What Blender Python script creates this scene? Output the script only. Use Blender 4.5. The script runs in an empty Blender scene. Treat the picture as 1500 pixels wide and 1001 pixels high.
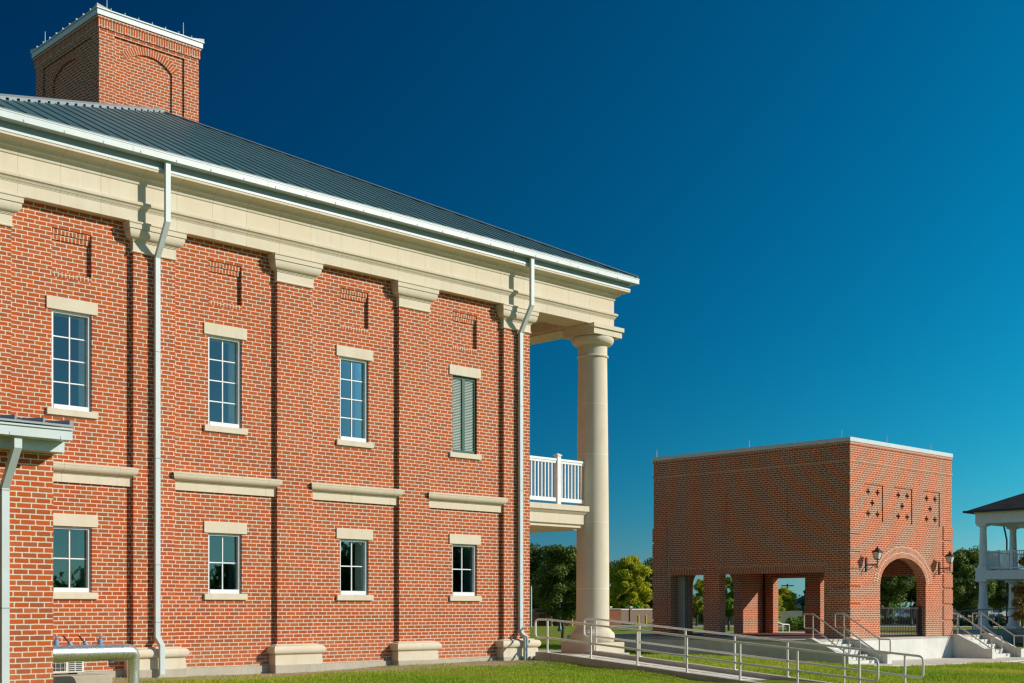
import bpy, bmesh, math, random
import numpy as np
from mathutils import Vector
random.seed(7); rng = np.random.default_rng(11)
R = math.radians
PI = math.pi
H = 1.33                     # eye height: every z below is measured from the lens axis, H lifts it above the lawn

# ------------------------------------------------------------------ camera, sky, sun, exposure
scene = bpy.context.scene
col = scene.collection
cam_d = bpy.data.cameras.new("camera")
cam = bpy.data.objects.new("camera", cam_d); col.objects.link(cam)
D = 23.68
cam.location = (0, -D, H)
cam.rotation_euler = (R(90), 0, R(45.8634 - 90))
cam_d.sensor_width = 36; cam_d.sensor_fit = 'HORIZONTAL'
cam_d.lens = 1928 / 1500 * 36
cam_d.shift_y = 390.5 / 1500
cam_d.clip_start = 0.1; cam_d.clip_end = 6000
scene.camera = cam

SUN_AZ, SUN_EL = 42.0, 26.0          # degrees east of the facade's normal, elevation
sd = Vector((math.sin(R(SUN_AZ)) * math.cos(R(SUN_EL)), -math.cos(R(SUN_AZ)) * math.cos(R(SUN_EL)), math.sin(R(SUN_EL))))
sun_d = bpy.data.lights.new("sun", 'SUN'); sun_d.energy = 5.0; sun_d.angle = R(0.5); sun_d.color = (1.0, 0.935, 0.83)
sun = bpy.data.objects.new("sun", sun_d); col.objects.link(sun)
sun.rotation_euler = sd.to_track_quat('Z', 'Y').to_euler()
sun.location = (40, -60, 60)

world = bpy.data.worlds.new("World"); scene.world = world; world.use_nodes = True
wn = world.node_tree; wn.nodes.clear()
sky = wn.nodes.new('ShaderNodeTexSky'); sky.sky_type = 'NISHITA'; sky.sun_disc = False
sky.sun_elevation = R(SUN_EL); sky.sun_rotation = math.atan2(sd.x, sd.y)
sky.altitude = 1500; sky.air_density = 1.0; sky.dust_density = 0.25; sky.ozone_density = 4.0
def wmath(op, x, y=None):
    nd = wn.nodes.new('ShaderNodeMath'); nd.operation = op
    for i, q in enumerate((x, y)):
        if q is None: continue
        if isinstance(q, bpy.types.NodeSocket): wn.links.new(q, nd.inputs[i])
        else: nd.inputs[i].default_value = q
    return nd.outputs[0]
# deep, polarised sky: each channel of the sky model is deepened, more so away from the sun
tc = wn.nodes.new('ShaderNodeTexCoord'); dv = wn.nodes.new('ShaderNodeVectorMath'); dv.operation = 'DOT_PRODUCT'
wn.links.new(tc.outputs['Generated'], dv.inputs[0]); dv.inputs[1].default_value = (math.sin(R(SUN_AZ)), -math.cos(R(SUN_AZ)), 0)
ss = wmath('MINIMUM', dv.outputs['Value'], 0.45)
sepc = wn.nodes.new('ShaderNodeSeparateColor'); wn.links.new(sky.outputs[0], sepc.inputs[0])
comb = wn.nodes.new('ShaderNodeCombineColor'); SKY = 0.1; EXPO = 0.0
for i, (al, be, ga) in enumerate(((1.15, 4.0, 2.2), (-0.699, 1.064, 2.2), (-0.546, 0.967, 1.652))):
    n_ = wmath('POWER', wmath('MULTIPLY', sepc.outputs[i], SKY), be)
    v_ = wmath('MULTIPLY', wmath('MULTIPLY', n_, math.exp(al) / 2**EXPO), wmath('EXPONENT', wmath('MULTIPLY', ss, ga)))
    if i == 0: red_ = v_
    else: wn.links.new(wmath('DIVIDE', v_, SKY), comb.inputs[i])
    if i == 1: wn.links.new(wmath('DIVIDE', wmath('MINIMUM', red_, wmath('MULTIPLY', v_, 0.42)), SKY), comb.inputs[0])
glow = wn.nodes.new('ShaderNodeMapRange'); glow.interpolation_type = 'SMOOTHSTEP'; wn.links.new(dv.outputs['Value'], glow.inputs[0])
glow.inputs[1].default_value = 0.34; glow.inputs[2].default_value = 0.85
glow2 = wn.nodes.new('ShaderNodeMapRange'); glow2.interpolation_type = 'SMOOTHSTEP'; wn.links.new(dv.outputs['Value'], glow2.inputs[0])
glow2.inputs[1].default_value = -0.42; glow2.inputs[2].default_value = -0.85      # pale sky added outside the view to lift the light on shaded faces
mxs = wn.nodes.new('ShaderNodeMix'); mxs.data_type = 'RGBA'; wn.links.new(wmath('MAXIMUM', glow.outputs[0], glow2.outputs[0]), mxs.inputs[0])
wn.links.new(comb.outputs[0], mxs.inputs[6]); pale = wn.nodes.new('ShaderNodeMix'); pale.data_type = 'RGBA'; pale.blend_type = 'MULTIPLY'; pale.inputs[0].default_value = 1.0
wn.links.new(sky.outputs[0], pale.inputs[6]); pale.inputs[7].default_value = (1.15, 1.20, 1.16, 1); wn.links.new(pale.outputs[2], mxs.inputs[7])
bg = wn.nodes.new('ShaderNodeBackground'); bg.inputs[1].default_value = SKY
wo = wn.nodes.new('ShaderNodeOutputWorld')
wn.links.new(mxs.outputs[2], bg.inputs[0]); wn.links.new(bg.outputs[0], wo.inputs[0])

scene.view_settings.view_transform = 'Standard'; scene.view_settings.look = 'None'
scene.view_settings.exposure = EXPO; scene.view_settings.gamma = 1.0; scene.view_settings.use_curve_mapping = False
scene.cycles.pixel_filter_type = 'BLACKMAN_HARRIS'; scene.cycles.filter_width = 1.35
scene.cycles.max_bounces = 6; scene.cycles.diffuse_bounces = 3; scene.cycles.glossy_bounces = 3
scene.cycles.transparent_max_bounces = 8

# ------------------------------------------------------------------ helpers: meshes
class MB:
    """collects faces; build() links them as ONE mesh object. UVs are metres (box mapped) unless given."""
    def __init__(s): s.v = []; s.f = []; s.u = []
    def face(s, pts, uv=None):
        b = len(s.v); s.v += [tuple(p) for p in pts]; s.f.append(list(range(b, b + len(pts)))); s.u.append(uv)
    def box(s, x0, x1, y0, y1, z0, z1, uvf=None):
        p = [(x0,y0,z0),(x1,y0,z0),(x1,y1,z0),(x0,y1,z0),(x0,y0,z1),(x1,y0,z1),(x1,y1,z1),(x0,y1,z1)]
        for q in ((0,3,2,1),(4,5,6,7),(0,1,5,4),(2,3,7,6),(3,0,4,7),(1,2,6,5)):
            pts = [p[i] for i in q]
            s.face(pts, uvf(pts) if uvf else None)
    def obox(s, c, ax, ay, az, hx, hy, hz):
        c, ax, ay, az = Vector(c), Vector(ax), Vector(ay), Vector(az)
        P = lambda i, j, k: c + ax*hx*i + ay*hy*j + az*hz*k
        for q in (((-1,-1,-1),(-1,1,-1),(1,1,-1),(1,-1,-1)),((-1,-1,1),(1,-1,1),(1,1,1),(-1,1,1)),((-1,-1,-1),(1,-1,-1),(1,-1,1),(-1,-1,1)),
                  ((1,1,-1),(-1,1,-1),(-1,1,1),(1,1,1)),((-1,1,-1),(-1,-1,-1),(-1,-1,1),(-1,1,1)),((1,-1,-1),(1,1,-1),(1,1,1),(1,-1,1))):
            s.face([P(*t) for t in q])
    def prism(s, prof, x0, x1, axis='x', caps=True):
        """profile (a,z) swept along x (a=y) or y (a=x)"""
        m = (lambda t, a, z: (t, a, z)) if axis == 'x' else (lambda t, a, z: (a, t, z))
        n = len(prof)
        for i in range(n):
            a, b = prof[i], prof[(i+1) % n]
            s.face([m(x0,*a), m(x1,*a), m(x1,*b), m(x0,*b)])
        if caps: s.face([m(x0,*p) for p in prof]); s.face([m(x1,*p) for p in reversed(prof)])
    def ring(s, prof, xl, xr, yf, yb, closed=False):
        """open profile (p,z) swept round a rectangle with mitred corners; p is the outward offset"""
        C = lambda p, z: [(xl-p,yf-p,z),(xr+p,yf-p,z),(xr+p,yb+p,z),(xl-p,yb+p,z)]
        n = len(prof)
        for i in range(n if closed else n-1):
            a, b = C(*prof[i]), C(*prof[(i+1) % n])
            for k in range(4): s.face([a[k], a[(k+1)%4], b[(k+1)%4], b[k]])
    def lathe(s, prof, cx, cy, n=32, cap=True):
        for i in range(len(prof)-1):
            (r0,z0),(r1,z1) = prof[i], prof[i+1]
            for k in range(n):
                a, b = 2*PI*k/n, 2*PI*(k+1)/n
                s.face([(cx+r0*math.cos(a),cy+r0*math.sin(a),z0),(cx+r0*math.cos(b),cy+r0*math.sin(b),z0),
                        (cx+r1*math.cos(b),cy+r1*math.sin(b),z1),(cx+r1*math.cos(a),cy+r1*math.sin(a),z1)],
                       [(a*r0,z0),(b*r0,z0),(b*r0,z1),(a*r0,z1)])
        if cap:
            for (r,z) in (prof[0], prof[-1]):
                if r > 1e-4: s.face([(cx+r*math.cos(2*PI*k/n),cy+r*math.sin(2*PI*k/n),z) for k in range(n)])
    def tube(s, path, r, n=8, cap=True):
        path = [Vector(p) for p in path]; rr = r if isinstance(r, (list,tuple)) else [r]*len(path)
        rings = []; up = Vector((0,0,1))
        for i, p in enumerate(path):
            t = (path[min(i+1,len(path)-1)] - path[max(i-1,0)]).normalized()
            ref = up if abs(t.z) < 0.95 else Vector((1,0,0))
            if i == 0: a = t.cross(ref).normalized()
            else:
                a = (a - t*a.dot(t))
                a = a.normalized() if a.length > 1e-6 else t.cross(ref).normalized()
            b = t.cross(a)
            rings.append([p + (a*math.cos(2*PI*k/n) + b*math.sin(2*PI*k/n))*rr[i] for k in range(n)])
        for i in range(len(rings)-1):
            for k in range(n): s.face([rings[i][k], rings[i][(k+1)%n], rings[i+1][(k+1)%n], rings[i+1][k]])
        if cap: s.face(list(reversed(rings[0]))); s.face(rings[-1])
    def rtube(s, path, hw, hd):
        """rectangular duct in a vertical plane: constant x half width hw, half depth hd; path (x,y,z)"""
        path = [Vector(p) for p in path]; rings = []
        for i, p in enumerate(path):
            t0 = (p - path[i-1]).normalized() if i else None
            t1 = (path[i+1] - p).normalized() if i < len(path)-1 else None
            t = ((t0 or t1) + (t1 or t0)).normalized(); t0 = t0 or t1
            nrm = Vector((0, t.z, -t.y)).normalized()
            k = hd / max(0.3, abs(nrm.dot(Vector((0, t0.z, -t0.y)).normalized())))
            rings.append([p+Vector((hw,0,0))+nrm*k, p+Vector((-hw,0,0))+nrm*k, p+Vector((-hw,0,0))-nrm*k, p+Vector((hw,0,0))-nrm*k])
        for i in range(len(rings)-1):
            for k in range(4): s.face([rings[i][k], rings[i][(k+1)%4], rings[i+1][(k+1)%4], rings[i+1][k]])
        s.face(rings[0]); s.face(rings[-1])
    def build(s, name, mat, parent=None, smooth=False, bevel=0, origin=None):
        if parent is not None: o0 = Vector(parent['_o'])
        elif origin is not None: o0 = Vector(origin)
        else:
            a = np.array(s.v); o0 = Vector(((a[:,0].min()+a[:,0].max())/2, (a[:,1].min()+a[:,1].max())/2, a[:,2].min()))
        me = bpy.data.meshes.new(name)
        me.from_pydata([(x-o0.x, y-o0.y, z-o0.z) for x,y,z in s.v], [], s.f)
        uvl = me.uv_layers.new(name='metres'); buf = []
        for f, u in zip(s.f, s.u):
            if u is None:
                a, b, c = (Vector(s.v[f[0]]), Vector(s.v[f[1]]), Vector(s.v[f[2]]))
                n = (b-a).cross(c-a)
                if n.length < 1e-9 and len(f) > 3: n = (c-a).cross(Vector(s.v[f[3]])-a)
                ax, ay, az = abs(n.x), abs(n.y), abs(n.z)
                for i in f:
                    x, y, z = s.v[i]
                    buf += [x, y] if az >= max(ax, ay) else ([x, z] if ay >= ax else [y+0.11, z])
            else:
                for q in u: buf += [q[0], q[1]]
        uvl.data.foreach_set('uv', buf)
        o = bpy.data.objects.new(name, me); col.objects.link(o)
        bm = bmesh.new(); bm.from_mesh(me)
        bmesh.ops.remove_doubles(bm, verts=bm.verts, dist=1e-5)
        bmesh.ops.recalc_face_normals(bm, faces=bm.faces)
        bm.to_mesh(me); bm.free()
        if smooth:
            me.polygons.foreach_set('use_smooth', [True]*len(me.polygons))
            try: me.set_sharp_from_angle(angle=R(30))
            except Exception: pass
        if isinstance(mat, (list,tuple)):
            for m in mat: me.materials.append(m)
        else: me.materials.append(mat)
        if bevel:
            b = o.modifiers.new('bevel', 'BEVEL'); b.width = bevel; b.segments = 2; b.limit_method = 'ANGLE'; b.angle_limit = R(40)
        o['_o'] = tuple(o0)
        if parent is not None: o.parent = parent
        else: o.location = (o0.x, o0.y, o0.z + H)
        return o

def thing(name, loc, label, cat, group=None):
    o = bpy.data.objects.new(name, None); col.objects.link(o); o.empty_display_size = 0.3
    o.location = (loc[0], loc[1], loc[2] + H); o['_o'] = tuple(loc)
    return tag(o, label, cat, group)
def tag(o, label, cat, group=None, kind=None):
    if label: o['label'] = label
    if cat: o['category'] = cat
    if group: o['group'] = group
    if kind: o['kind'] = kind
    return o
def structure(o): o['kind'] = 'structure'; return o
def dup(root, loc, rz=0, sc=1, label=None, cat=None, group=None):
    r = root.copy(); col.objects.link(r); r.location = (loc[0], loc[1], loc[2]+H); r.rotation_euler = (0,0,rz)
    r.scale = sc if isinstance(sc, tuple) else (sc,sc,sc)
    for k in ('label','category','group'):
        if k in r: del r[k]
    tag(r, label, cat, group)
    for ch in root.children:
        c = ch.copy(); col.objects.link(c); c.parent = r
        for g in ch.children:
            d = g.copy(); col.objects.link(d); d.parent = c
    return r

# ------------------------------------------------------------------ helpers: materials
class NT:
    def __init__(s, name):
        s.m = bpy.data.materials.new(name); s.m.use_nodes = True; s.t = s.m.node_tree; s.t.nodes.clear()
        s.out = s.t.nodes.new('ShaderNodeOutputMaterial')
    def n(s, typ, **kw):
        nd = s.t.nodes.new('ShaderNode'+typ)
        for k, v in kw.items():
            if k == 'i':
                for kk, vv in v.items(): s.set(nd.inputs[kk], vv)
            else: setattr(nd, k, v)
        return nd
    def set(s, sock, v):
        if isinstance(v, bpy.types.NodeSocket): s.t.links.new(v, sock)
        else: sock.default_value = v
    def math(s, op, a, b=None, c=None):
        nd = s.t.nodes.new('ShaderNodeMath'); nd.operation = op; s.set(nd.inputs[0], a)
        if b is not None: s.set(nd.inputs[1], b)
        if c is not None: s.set(nd.inputs[2], c)
        return nd.outputs[0]
    def mix(s, f, a, b, blend='MIX'):
        nd = s.t.nodes.new('ShaderNodeMix'); nd.data_type = 'RGBA'; nd.blend_type = blend
        s.set(nd.inputs[0], f); s.set(nd.inputs[6], a); s.set(nd.inputs[7], b); return nd.outputs[2]
    def noise(s, scale, detail=3, rough=0.55, vec=None, out=0):
        nd = s.t.nodes.new('ShaderNodeTexNoise'); nd.inputs['Scale'].default_value = scale
        nd.inputs['Detail'].default_value = detail; nd.inputs['Roughness'].default_value = rough
        if vec is not None: s.t.links.new(vec, nd.inputs['Vector'])
        return nd.outputs[out]
    def ramp(s, f, stops, interp='LINEAR'):
        nd = s.t.nodes.new('ShaderNodeValToRGB'); s.set(nd.inputs[0], f); cr = nd.color_ramp; cr.interpolation = interp
        while len(cr.elements) < len(stops): cr.elements.new(0.5)
        for e, (p, c) in zip(cr.elements, stops):
            e.position = p; e.color = (c[0],c[1],c[2],1) if isinstance(c, tuple) else (c,c,c,1)
        return nd.outputs[0]
    def maprange(s, v, a, b, c=0.0, d=1.0):
        nd = s.t.nodes.new('ShaderNodeMapRange'); s.set(nd.inputs[0], v)
        for i, q in enumerate((a,b,c,d)): nd.inputs[i+1].default_value = q
        return nd.outputs[0]
    def bump(s, h, strength=0.4, dist=0.01):
        nd = s.t.nodes.new('ShaderNodeBump'); nd.inputs['Strength'].default_value = strength; nd.inputs['Distance'].default_value = dist
        s.set(nd.inputs['Height'], h); return nd.outputs[0]
    def pbr(s, color, rough=0.8, metal=0.0, normal=None, spec=0.3, **kw):
        p = s.t.nodes.new('ShaderNodeBsdfPrincipled'); s.set(p.inputs['Base Color'], color); s.set(p.inputs['Roughness'], rough)
        s.set(p.inputs['Metallic'], metal); s.set(p.inputs['Specular IOR Level'], spec)
        if normal is not None: s.set(p.inputs['Normal'], normal)
        for k, v in kw.items(): s.set(p.inputs[k], v)
        s.t.links.new(p.outputs[0], s.out.inputs[0]); return s.m
    def uv(s): return s.n('UVMap', uv_map='metres').outputs[0]
    def obj(s): return s.n('TexCoord').outputs['Object']
    def pos(s): return s.n('NewGeometry').outputs['Position']

def c4(r, g, b): return (r, g, b, 1)

BW, BH = 0.2245, 0.080
def brick_mat(name, bw=BW, bh=BH, mortar=0.0182, bond=0.5, tone=1.0, mort=(0.71,0.635,0.50), v0=0.005, edge=0.0040):
    k = NT(name); uv = k.uv()
    wob = k.noise(16, 2, 0.6, uv, 1)
    off = k.n('VectorMath', operation='SUBTRACT', i={0: wob, 1: (0.5,0.5,0.5)}).outputs[0]
    off = k.n('VectorMath', operation='SCALE', i={0: off, 'Scale': 0.010}).outputs[0]
    p = k.n('VectorMath', operation='ADD', i={0: uv, 1: off}).outputs[0]
    sp = k.n('SeparateXYZ', i={0: p}); u = sp.outputs[0]; v = k.math('SUBTRACT', sp.outputs[1], v0)
    vr = k.math('DIVIDE', v, bh); row = k.math('FLOOR', vr)
    odd = k.math('FLOORED_MODULO', row, 2.0)
    jit = k.n('TexWhiteNoise', noise_dimensions='1D', i={'W': row}).outputs[0]
    ur = k.math('ADD', k.math('ADD', k.math('DIVIDE', u, bw), k.math('MULTIPLY', odd, bond)), k.math('MULTIPLY', jit, 0.24))
    cl = k.math('FLOOR', ur)
    fu = k.math('MULTIPLY', k.math('SUBTRACT', 0.5, k.math('ABSOLUTE', k.math('SUBTRACT', k.math('SUBTRACT', ur, cl), 0.5))), bw)
    fv = k.math('MULTIPLY', k.math('SUBTRACT', 0.5, k.math('ABSOLUTE', k.math('SUBTRACT', k.math('SUBTRACT', vr, row), 0.5))), bh)
    d = k.math('SMOOTH_MIN', fu, fv, 0.010)
    mask = k.maprange(d, mortar/2 - edge*0.6, mortar/2 + edge*0.6)      # 1 = brick
    cell = k.n('CombineXYZ', i={0: cl, 1: row, 2: 3.7}).outputs[0]
    rnd = k.n('TexWhiteNoise', noise_dimensions='3D', i={'Vector': cell}).outputs[0]
    cell2 = k.n('CombineXYZ', i={0: cl, 1: row, 2: 9.1}).outputs[0]
    rnd2 = k.n('TexWhiteNoise', noise_dimensions='3D', i={'Vector': cell2}).outputs[0]
    t = tone
    bc = k.ramp(rnd, [(0.0,(0.33*t,0.092*t,0.036*t)),(0.14,(0.39*t,0.090*t,0.028*t)),(0.34,(0.445*t,0.088*t,0.020*t)),(0.62,(0.485*t,0.090*t,0.016*t)),(0.85,(0.53*t,0.103*t,0.017*t)),(1.0,(0.48*t,0.112*t,0.032*t))])
    grain = k.noise(55, 4, 0.7, uv); big = k.noise(0.55, 3, 0.5, uv)
    bc = k.mix(k.maprange(grain, 0.3, 0.75, 0.0, 0.30), bc, k.mix(1.0, bc, c4(0.55,0.5,0.48), 'MULTIPLY'))
    bc = k.mix(k.maprange(rnd2, 0.80, 1.0, 0.0, 0.12), bc, c4(0.50,0.25,0.14))
    bc = k.mix(k.maprange(big, 0.35, 0.7, 0.0, 0.34), bc, k.mix(1.0, bc, c4(0.80,0.74,0.70), 'MULTIPLY'))
    mc = k.mix(k.maprange(k.noise(30, 3, 0.6, uv), 0.3, 0.7), c4(*mort), c4(mort[0]*0.78, mort[1]*0.77, mort[2]*0.74))
    mc = k.mix(k.maprange(big, 0.4, 0.75, 0.0, 0.3), mc, c4(mort[0]*0.7, mort[1]*0.66, mort[2]*0.6))
    c = k.mix(mask, mc, bc)
    st = k.n('Mapping', i={0: k.pos(), 3: (1.6,1.6,0.16)}).outputs[0]; run = k.noise(1.0, 5, 0.65, st)      # rain streaks, splash near the ground
    c = k.mix(k.maprange(run, 0.50, 0.74, 0.0, 0.20), c, k.mix(1.0, c, c4(0.62,0.60,0.60), 'MULTIPLY'))
    zz = k.n('SeparateXYZ', i={0: k.pos()}).outputs[2]
    spl = k.math('MULTIPLY', k.maprange(zz, 0.10, 0.75, 1.0, 0.0), k.maprange(k.noise(1.7, 4, 0.6, k.pos()), 0.35, 0.65))
    c = k.mix(k.math('MULTIPLY', spl, 0.30), c, c4(0.52,0.36,0.22))
    h = k.math('ADD', k.math('MULTIPLY', mask, 0.8), k.math('ADD', k.math('MULTIPLY', grain, 0.25), k.math('MULTIPLY', rnd2, 0.15)))
    return k.pbr(c, 0.88, normal=k.bump(h, 0.7, 0.009), spec=0.2)

def stone_mat(name, base=(0.675,0.605,0.468), joint=None, j0=0.0, jw=0.008, vj=None, grime=0.38):
    k = NT(name); uv = k.uv(); p = k.pos()
    a = k.noise(2.2, 4, 0.6, p); b = k.noise(70, 3, 0.6, p)
    st = k.n('Mapping', i={0: p, 3: (5.0,5.0,0.5)}).outputs[0]
    streak = k.noise(1.3, 4, 0.65, st)
    c = k.mix(k.maprange(a, 0.3, 0.7), c4(*base), c4(base[0]*0.93, base[1]*0.90, base[2]*0.85))
    c = k.mix(k.maprange(streak, 0.52, 0.78, 0.0, grime), c, c4(base[0]*0.70, base[1]*0.66, base[2]*0.60))
    c = k.mix(k.maprange(b, 0.35, 0.65, 0.0, 0.14), c, c4(base[0]*0.8, base[1]*0.78, base[2]*0.74))
    h = b
    if joint:
        sp = k.n('SeparateXYZ', i={0: uv}); ax = sp.outputs[0]
        fr = k.math('FLOORED_MODULO', k.math('SUBTRACT', ax, j0), joint)
        dd = k.math('MINIMUM', fr, k.math('SUBTRACT', joint, fr))
        m = k.maprange(dd, jw*0.35, jw)
        idx = k.math('FLOOR', k.math('DIVIDE', k.math('SUBTRACT', ax, j0), joint))
        rn = k.n('TexWhiteNoise', noise_dimensions='1D', i={'W': idx}).outputs[0]
        c = k.mix(k.maprange(rn, 0, 1, 0.0, 0.5), c, c4(base[0]*0.93, base[1]*0.885, base[2]*0.80))
        c = k.mix(m, c4(base[0]*0.66, base[1]*0.56, base[2]*0.44), c)
        h = k.math('ADD', k.math('MULTIPLY', b, 0.2), m)
    return k.pbr(c, 0.85, normal=k.bump(h, 0.25, 0.004), spec=0.25)

def concrete_mat(name, base=(0.52,0.485,0.41), streaks=0.4):
    k = NT(name); p = k.pos()
    a = k.noise(1.1, 5, 0.65, p); b = k.noise(45, 4, 0.65, p)
    st = k.n('Mapping', i={0: p, 3: (3.5,3.5,0.25)}).outputs[0]; s1 = k.noise(1.6, 5, 0.7, st)
    c = k.mix(k.maprange(a, 0.3, 0.7), c4(*base), c4(base[0]*0.80, base[1]*0.79, base[2]*0.76))
    c = k.mix(k.maprange(s1, 0.5, 0.75, 0.0, streaks), c, c4(base[0]*0.55, base[1]*0.53, base[2]*0.47))
    c = k.mix(k.maprange(b, 0.3, 0.7, 0.0, 0.25), c, c4(base[0]*0.7, base[1]*0.7, base[2]*0.68))
    return k.pbr(c, 0.9, normal=k.bump(b, 0.3, 0.006), spec=0.2)

def paint_mat(name, base, rough=0.45, metal=0.0, spec=0.4, var=0.10, scale=3.0, bmp=0.08):
    k = NT(name); p = k.pos()
    a = k.noise(scale, 4, 0.6, p); b = k.noise(60, 2, 0.5, p)
    c = k.mix(k.maprange(a, 0.3, 0.7), c4(*base), c4(*(q*(1-var) for q in base)))
    return k.pbr(c, k.maprange(b, 0.3, 0.7, max(0.05, rough-0.08), rough+0.08), metal, normal=k.bump(a, bmp, 0.01), spec=spec)

M = {}
M['brick'] = brick_mat('red_brick_running_bond')
M['soldier'] = brick_mat('red_brick_soldier_course', bw=0.32, bh=0.0745, bond=0.0, mortar=0.018, v0=0.0)
M['rowlock'] = brick_mat('red_brick_rowlock', bw=0.105, bh=0.0745, bond=0.0, mortar=0.018, v0=0.0)
M['archring'] = brick_mat('red_brick_arch_ring', bw=0.225, bh=0.085, bond=0.0, mortar=0.022, v0=0.0, mort=(0.80,0.73,0.58))
M['stone'] = stone_mat('cast_stone')
M['stone_joint'] = stone_mat('cast_stone_blocks', joint=0.81, j0=13.474, jw=0.006)
M['stone_belt'] = stone_mat('cast_stone_belt', joint=1.13, j0=13.4, jw=0.006)
M['stone_col'] = stone_mat('cast_stone_column', base=(0.66,0.59,0.455), grime=0.35)
M['mortar'] = stone_mat('pale_mortar', (0.80,0.74,0.60))
M['concrete'] = concrete_mat('concrete')
M['concrete_pale'] = concrete_mat('concrete_pale', (0.74,0.735,0.67), 0.20)
M['concrete_foot'] = concrete_mat('concrete_footing', (0.50,0.46,0.37), 0.35)
M['ramp'] = concrete_mat('ramp_concrete', (0.84,0.79,0.68), 0.12)
M['pavement'] = concrete_mat('pavement_concrete', (0.70,0.66,0.57), 0.15)
M['trim'] = paint_mat('pale_metal_trim', (0.56,0.63,0.615), 0.42, 0.0)
M['fascia'] = paint_mat('grey_green_trim_shaded', (0.25,0.32,0.325), 0.5)  # trim metal, eave shade put into its colour; clips and joints share it
M['roof'] = paint_mat('dark_slate_metal', (0.072,0.150,0.157), 0.42, 0.0, 0.5, 0.25, 1.2)
M['hipcap'] = paint_mat('grey_metal_cap', (0.30,0.33,0.33), 0.45)
M['vinyl'] = paint_mat('white_vinyl', (0.80,0.80,0.78), 0.4)
M['winframe'] = paint_mat('white_window_frame', (0.76,0.78,0.78), 0.4)
M['green'] = paint_mat('dark_green_shutter', (0.012,0.085,0.055), 0.4)
M['louver'] = paint_mat('pale_green_louvre', (0.46,0.54,0.48), 0.45)
M['rail'] = paint_mat('galvanised_rail', (0.80,0.78,0.71), 0.4, 0.0, 0.5)
M['rail_dark'] = paint_mat('bronze_grey_rail', (0.50,0.45,0.38), 0.4, 0.15)
M['rail_blue'] = paint_mat('blue_grey_rail', (0.20,0.30,0.38), 0.5)
M['jacket'] = paint_mat('aluminium_jacket', (0.80,0.80,0.76), 0.30, 0.9, 0.5, 0.14, 5, 0.015)
M['black'] = paint_mat('black_iron', (0.018,0.018,0.018), 0.5)
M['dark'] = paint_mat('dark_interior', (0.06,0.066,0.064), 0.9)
M['bluevalve'] = paint_mat('blue_valve', (0.17,0.29,0.46), 0.45)
M['acwhite'] = paint_mat('condenser_white', (0.66,0.64,0.56), 0.5)
M['yellow'] = paint_mat('yellow_bollard', (0.62,0.40,0.02), 0.5)
M['tan'] = paint_mat('tan_post', (0.45,0.36,0.20), 0.7)
M['gate'] = paint_mat('grey_steel_gate', (0.34,0.39,0.36), 0.45, 0.1)
M['porchwhite'] = paint_mat('porch_white', (0.84,0.85,0.83), 0.6)
M['shingle'] = paint_mat('dark_shingle', (0.062,0.055,0.055), 0.9, 0, 0.2, 0.6, 2.2)
M['roofblue'] = paint_mat('dark_blue_roof', (0.035,0.055,0.085), 0.7)
M['roofgrey'] = paint_mat('grey_shingle', (0.13,0.14,0.13), 0.9)
M['siding'] = paint_mat('pale_siding', (0.55,0.54,0.50), 0.7)
M['asphalt'] = concrete_mat('asphalt', (0.11,0.11,0.115), 0.2)
M['tanbrick'] = paint_mat('tan_brick', (0.44,0.33,0.225), 0.9, 0, 0.15, 0.35, 6); M['brownbrick'] = paint_mat('brown_brick', (0.20,0.145,0.115), 0.9, 0, 0.15, 0.4, 6)
M['brickpave'] = paint_mat('brick_paving', (0.30,0.085,0.055), 0.85, 0, 0.2, 0.3, 4)
M['floor'] = paint_mat('brown_pavers', (0.21,0.095,0.07), 0.8, 0, 0.25, 0.3, 3)
M['lampglass'] = paint_mat('milky_lamp_glass', (0.62,0.60,0.54), 0.25, 0, 0.5)
M['rubber'] = paint_mat('tyre', (0.02,0.02,0.02), 0.8)
M['ceiling'] = paint_mat('cream_ceiling', (0.58,0.54,0.45), 0.8)

def glass_mat():
    k = NT('window_glass')
    g = k.n('BsdfGlossy', i={'Color': c4(0.20,0.44,0.45), 'Roughness': 0.015})
    wav = k.noise(1.4, 2, 0.4, k.pos()); g.inputs['Normal'].default_value = (0,0,0)
    k.t.links.new(k.bump(wav, 0.04, 0.05), g.inputs['Normal'])
    tr = k.n('BsdfTransparent', i={'Color': c4(0.70,0.86,0.82)})
    fr = k.n('Fresnel', i={'IOR': 1.6}).outputs[0]
    f2 = k.maprange(fr, 0.0, 1.0, 0.24, 1.0)
    mx = k.n('MixShader', i={0: f2, 1: tr.outputs[0], 2: g.outputs[0]})
    k.t.links.new(mx.outputs[0], k.out.inputs[0]); return k.m
M['glass'] = glass_mat()

def leaf_mat(name, dark, light, warm=None, trans=0.33):
    k = NT(name); g = k.n('NewGeometry'); r = g.outputs['Random Per Island']
    n1 = k.noise(0.9, 2, 0.5, k.obj())
    f = k.math('ADD', k.math('MULTIPLY', r, 0.6), k.math('MULTIPLY', k.maprange(n1, 0.3, 0.7), 0.4))
    stops = [(0.0, dark), (0.75, light)] + ([(1.0, warm)] if warm else [])
    c = k.ramp(f, stops)
    d = k.n('BsdfDiffuse', i={'Color': c}); t = k.n('BsdfTranslucent', i={'Color': c})
    gl = k.n('BsdfGlossy', i={'Color': c4(0.6,0.6,0.55), 'Roughness': 0.5})
    m1 = k.n('MixShader', i={0: trans, 1: d.outputs[0], 2: t.outputs[0]})
    m2 = k.n('MixShader', i={0: 0.04, 1: m1.outputs[0], 2: gl.outputs[0]})
    k.t.links.new(m2.outputs[0], k.out.inputs[0]); return k.m
M['leaf_oak'] = leaf_mat('leaf_dark_oak', (0.030,0.060,0.014), (0.14,0.20,0.035))
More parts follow.
